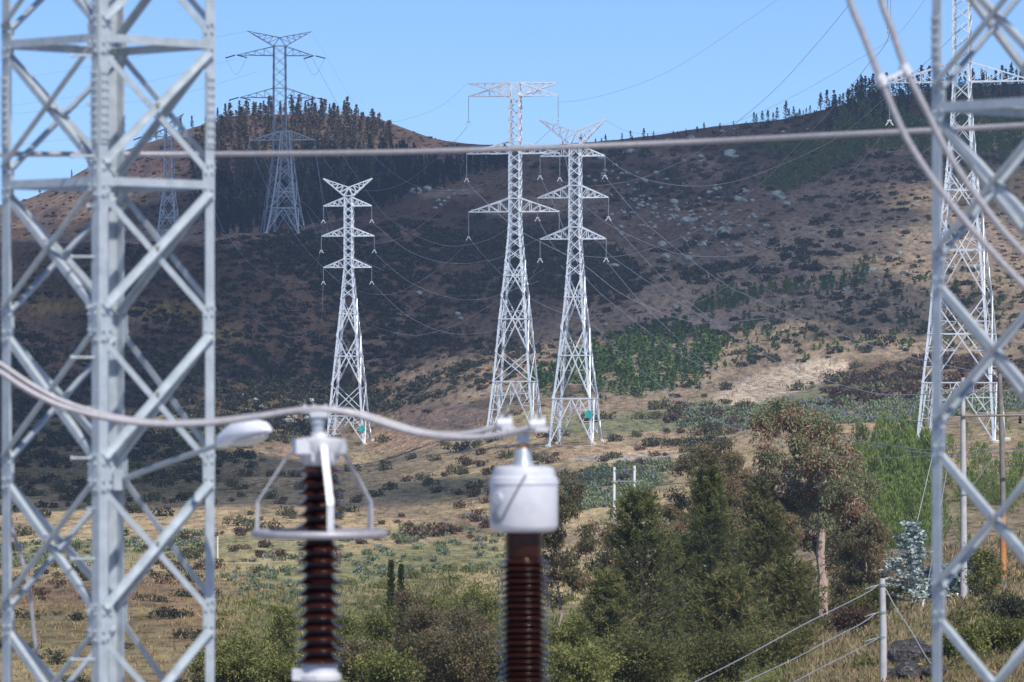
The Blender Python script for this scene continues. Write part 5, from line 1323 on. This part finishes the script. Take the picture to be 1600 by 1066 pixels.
# capacitive voltage transformer
xc_ = (818.5 - 800) * sA; rc_ = empty("voltage_transformer", (xc_, DA, 0)); tag(rc_, "grey painted drum on a glossy brown ribbed insulator", "voltage transformer")
zc0 = zA(1180); pedestal(rc_, zc0 - .5, .13)
q = MB(); q.lathe([(.20, zc0 - .5), (.24, zc0 - .48), (.24, zc0 - .08), (.19, zc0 - .03), (.15, zc0)], (0, 0, 0), 40); q.build("base_tank", tank_mat, rc_, True)
q = MB(); q.lathe(sheds(zc0, zA(872), .120, .182, .166, .083) + [(.126, zA(870)), (.124, zA(845)), (.124, zA(830))], (0, 0, 0), 48); q.build("ribbed_insulator", porcelain, rc_, True)
q = MB(); q.lathe([(.10, zA(832)), (.20, zA(830)), (.222, zA(826)), (.232, zA(820)), (.232, zA(751)), (.229, zA(746)), (.214, zA(744)), (.212, zA(742)), (.212, zA(738)), (.200, zA(731)), (.16, zA(728)), (.06, zA(727))], (0, 0, 0), 56); q.build("drum", tank_mat, rc_, True)
q = MB(); q.lathe([(.236, zA(757)), (.238, zA(756)), (.238, zA(753)), (.236, zA(752))], (0, 0, 0), 56); q.build("drum_seam", tank_mat, rc_, True)
def on_drum(az, z, r=.233): return np.array([r * math.cos(az), r * math.sin(az), z])
q = MB()
azs = np.linspace(math.radians(-87), math.radians(-129), 12); zz = np.linspace(zA(741), zA(812), 12)
V = []
for a_, z_ in zip(azs, zz):
    for da, dr in ((-.035, .001), (.035, .001), (.035, .008), (-.035, .008)): V.append(on_drum(a_ + da, z_, .233 + dr))
q.add(V, [(k * 4 + m, k * 4 + (m + 1) % 4, k * 4 + 4 + (m + 1) % 4, k * 4 + 4 + m) for k in range(11) for m in range(4)] + [(3, 2, 1, 0), (44, 45, 46, 47)])
q.build("dark_diagonal_strip", dark_strip_m, rc_)  # thin dark strip slanting down the front of the drum
for row, az in ((778, -138), (807, -141)):
    a_ = math.radians(az); c = on_drum(a_, zA(row)); nrm = np.array([math.cos(a_), math.sin(a_), 0])
    q = MB(); q.tube([c, c + nrm * .014], .046, 20); q.tube([c + nrm * .014, c + nrm * .020], .034, 20)
    for m in range(6):
        t = m * math.pi / 3; tt = np.array([-nrm[1], nrm[0], 0]); q.bolt(c + nrm * .014 + tt * .04 * math.cos(t) + np.array([0, 0, .04 * math.sin(t)]), nrm, .005, .006)
    q.build("inspection_cap", alu_cast if row < 790 else galv_dull, rc_, True)
q = MB(); q.lathe([(.075, zA(728)), (.070, zA(723)), (.056, zA(719)), (.056, zA(704)), (.048, zA(701))], (-.005, 0, 0), 28); q.build("neck", galv, rc_, True)
q = MB(); q.lathe([(.044, zA(701)), (.046, zA(699)), (.046, zA(696)), (.040, zA(694))], (-.005, 0, 0), 24); q.build("copper_ring", copper, rc_, True)
q = MB(); q.lathe([(.034, zA(695)), (.034, zA(676))], (-.005, 0, 0), 16); q.box((-.005, 0, zA(685)), .085, .085, .055)
for dx in (-1, 1):
    for dz in (680, 690): q.bolt((-.005 + dx * .028, -.042, zA(dz)), (0, -1, 0), .011, .016)
q.build("terminal_clamp", galv_near, rc_)
q = MB(); q.box((-.0, 0, zA(672)), .24, .10, .022, .18); q.build("terminal_pad", alu_cast, rc_)
for px_, ry, dy in ((790, 662, .10), (842, 663, -.10)):
    p = P(px_, ry, DA); p[0] -= xc_; p[1] = dy
    q = MB(); q.tube([p + [-.06, 0, -.005], p + [.045, 0, 0]], .040, 16); q.box(p + [0.02, -dy * .4, -.035], .09, .16, .03)
    for dx in (-.03, .03): q.bolt(p + [dx, 0, .035], (0, 0, 1), .012, .025)
    q.build("cable_clamp", alu_cast, rc_, True)

def cable(pts, r, label, name="bus_cable", m=alu, cat="cable", group=None):
    X = [P(x, y, D) for x, y, D in pts]; o = MB().tube(catmull(X, 8), r, 14).build(name, m, None, True, X[0]); tag(o, label, cat, group); return o
GB = "twin cables of the overhead bus"
cable([(-420, 190, DA), (-250, 370, DA), (-120, 492, DA), (-40, 556, DA), (0, 581, DA), (50, 613, DA), (100, 636, DA), (170, 654, DA), (240, 663, DA), (320, 662, DA), (400, 652, DA), (460, 642, DA), (499, 639, DA)], .020,
      "thick aluminium cable sagging from the left edge to the ringed insulator, front one", group=GB).location.y -= .05
cable([(-420, 182, DA), (-250, 360, DA), (-120, 483, DA), (-40, 546, DA), (0, 570, DA), (50, 603, DA), (100, 629, DA), (170, 650, DA), (240, 660, DA), (320, 659, DA), (400, 650, DA), (460, 641, DA), (499, 638, DA)], .020,
      "thick aluminium cable sagging from the left edge to the ringed insulator, rear one", group=GB).location.y += .07
cable([(499, 639, DA - .05), (540, 645, DA - .05), (580, 656, DA - .06), (620, 669, DA - .07), (660, 679, DA - .08), (700, 683, DA - .1), (750, 683, DA - .1), (800, 675, DA - .1), (842, 663, DA - .10)], .020,
      "aluminium cable from the ringed insulator to the right clamp of the drum", group=GB)
cable([(499, 638, DA + .06), (540, 642, DA + .06), (580, 651, DA + .07), (620, 664, DA + .08), (660, 675, DA + .1), (700, 679, DA + .1), (740, 676, DA + .1), (790, 662, DA + .10)], .020,
      "aluminium cable from the ringed insulator to the left clamp of the drum", group=GB)
# horizontal strain wire behind the columns
cable([(-500, 240, 40.0), (0, 241, 40.0), (170, 241, 40.0), (335, 241, 40.0), (600, 238, 39.5), (850, 231, 39.2), (1100, 221, 39), (1300, 211, 38.5), (1470, 203, 38.2), (1600, 196, 38), (2100, 170, 37)], .022,
      "blurred horizontal cable crossing the whole picture in front of the hills", "strain_cable", alu)
# twin droppers
cable([(1296, -210, 28.5), (1308, -100, 28.5), (1328, 0, 28.5), (1349, 54, 28.5), (1377, 126, 28.5), (1400, 182, 28.5), (1420, 223, 28.5), (1450, 270, 28.5), (1484, 316, 28.5), (1518, 357, 28.5), (1555, 399, 28.5), (1600, 446, 28.5), (1700, 545, 28.5), (1850, 660, 28.5)], .020, "left one of the twin cables dropping from the top edge at the right", "dropper_cable", group="twin droppers at the right")
cable([(1345, -200, 28.6), (1358, -90, 28.6), (1377, 0, 28.6), (1394, 47, 28.6), (1416, 110, 28.6), (1446, 170, 28.6), (1469, 217, 28.6), (1495, 262, 28.6), (1523, 303, 28.6), (1559, 350, 28.6), (1596, 392, 28.6), (1700, 500, 28.6), (1850, 620, 28.6)], .020, "right one of the twin cables dropping from the top edge at the right", "dropper_cable", group="twin droppers at the right")
a, b_ = P(1377, 126, 28.5), P(1415, 110, 28.6)
r = empty("cable_spacer", a); tag(r, "small cast spacer holding the twin dropping cables apart", "spacer")
MB().tube([np.zeros(3), (b_ - a) * .5 + [0, 0, -.012], b_ - a], [.015, .013, .015], 10).build("spacer_bar", alu_cast, r, True)
for p, d in ((np.zeros(3), (.45, 0, -1)), (b_ - a, (.45, 0, -1))):
    d = np.array(d) / np.linalg.norm(d); q = MB(); q.tube([p - d * .035, p + d * .035], .033, 14); q.tube([p + [0, -.03, 0], p + [0, -.045, 0]], .013, 6); q.build("clamp_jaw", alu_cast, r, True)
cable([(14, 780, 38.8), (18, 822, 38.8), (33, 870, 38.8), (46, 925, 38.8), (52, 980, 38.8), (57, 1030, 38.8), (60, 1120, 38.8), (62, 1400, 38.8)], .015, "grey cable hanging down behind the left column near the left edge", "earth_cable", alu)

# ------------------------------------------------------------------ street lamp carried by the left column
sL = 37.0 / F; root = empty("street_lamp", P(196, 747, 38.2)); o_ = np.array(root.location)
tag(root, "white cobra head street lamp on a slanting arm beside the left column", "street lamp")
A_ = P(190, 750, 38.25) - o_; B_ = P(250, 727, 37.7) - o_; C_ = P(345, 694, 36.9) - o_
MB().tube(catmull([A_, B_, C_], 6), .022, 12).build("lamp_arm", galv, root, True)
q = MB(); q.box(A_ + [-.02, 0, 0], .08, .09, .16)
q.build("wall_bracket", galv_near, root)
hd = P(343, 695, 36.9) - o_; tip = P(421, 672, 36.5) - o_
ax = tip - hd; Ln = np.linalg.norm(ax); ax /= Ln; side = np.cross(ax, [0, 0, 1.]); side /= np.linalg.norm(side); upv = np.cross(side, ax)
V = []; ns, nr = 16, 18
for i in range(ns):
    t = i / (ns - 1); wd = .018 + .115 * (math.sin(math.pi * min(1, t * .92 + .06)) ** .7) * (.55 + .6 * t if t < .75 else 1.0); hh = .03 + .075 * math.sin(math.pi * (t * .86 + .10)) ** .8
    if i == ns - 1: wd, hh = .03, .02
    for k_ in range(nr):
        a = 2 * math.pi * k_ / nr; ca, sa = math.cos(a), math.sin(a)
        V.append(hd + ax * Ln * t + side * wd * ca + upv * (hh * sa * (1.15 if sa > 0 else .42)) + upv * .015 * math.sin(math.pi * t))
q = MB(); q.add(V, [(i * nr + k_, i * nr + (k_ + 1) % nr, (i + 1) * nr + (k_ + 1) % nr, (i + 1) * nr + k_) for i in range(ns - 1) for k_ in range(nr)] + [tuple(range(nr - 1, -1, -1)), tuple((ns - 1) * nr + k_ for k_ in range(nr))])
q.build("lamp_head", lamp_white, root, True)
V = []; ns = 10
for i in range(ns):
    t = .30 + .62 * i / (ns - 1); f = math.sin(math.pi * (i + .6) / (ns + .2)) ** .6
    for k_ in range(nr):
        a = 2 * math.pi * k_ / nr; V.append(hd + ax * Ln * t + side * .092 * f * math.cos(a) + upv * (-.03 + (.03 if math.sin(a) > 0 else .040) * math.sin(a) * f))
q = MB(); q.add(V, [(i * nr + k_, i * nr + (k_ + 1) % nr, (i + 1) * nr + (k_ + 1) % nr, (i + 1) * nr + k_) for i in range(ns - 1) for k_ in range(nr)] + [tuple(range(nr - 1, -1, -1)), tuple((ns - 1) * nr + k_ for k_ in range(nr))])
q.build("lamp_lens", lens_mat, root, True)

# ------------------------------------------------------------------ the blue air between here and the hills
hm_, hn, hb = new_mat("haze_air")
hn.nodes.remove(hb)
pv = hn.nodes.new("ShaderNodeVolumePrincipled"); pv.inputs["Color"].default_value = (.55, .72, 1.0, 1)
pv.inputs["Density"].default_value = .00013; pv.inputs["Anisotropy"].default_value = .1
hn.links.new(pv.outputs[0], hn.nodes["Material Output"].inputs["Volume"])
q = MB(); q.box((0, 1500, (-61.6 + 150) / 2), 16100, 16100, 211.6)
tag(q.build("haze", hm_), "thin blue haze filling the air of the valley", "haze", None, "stuff")
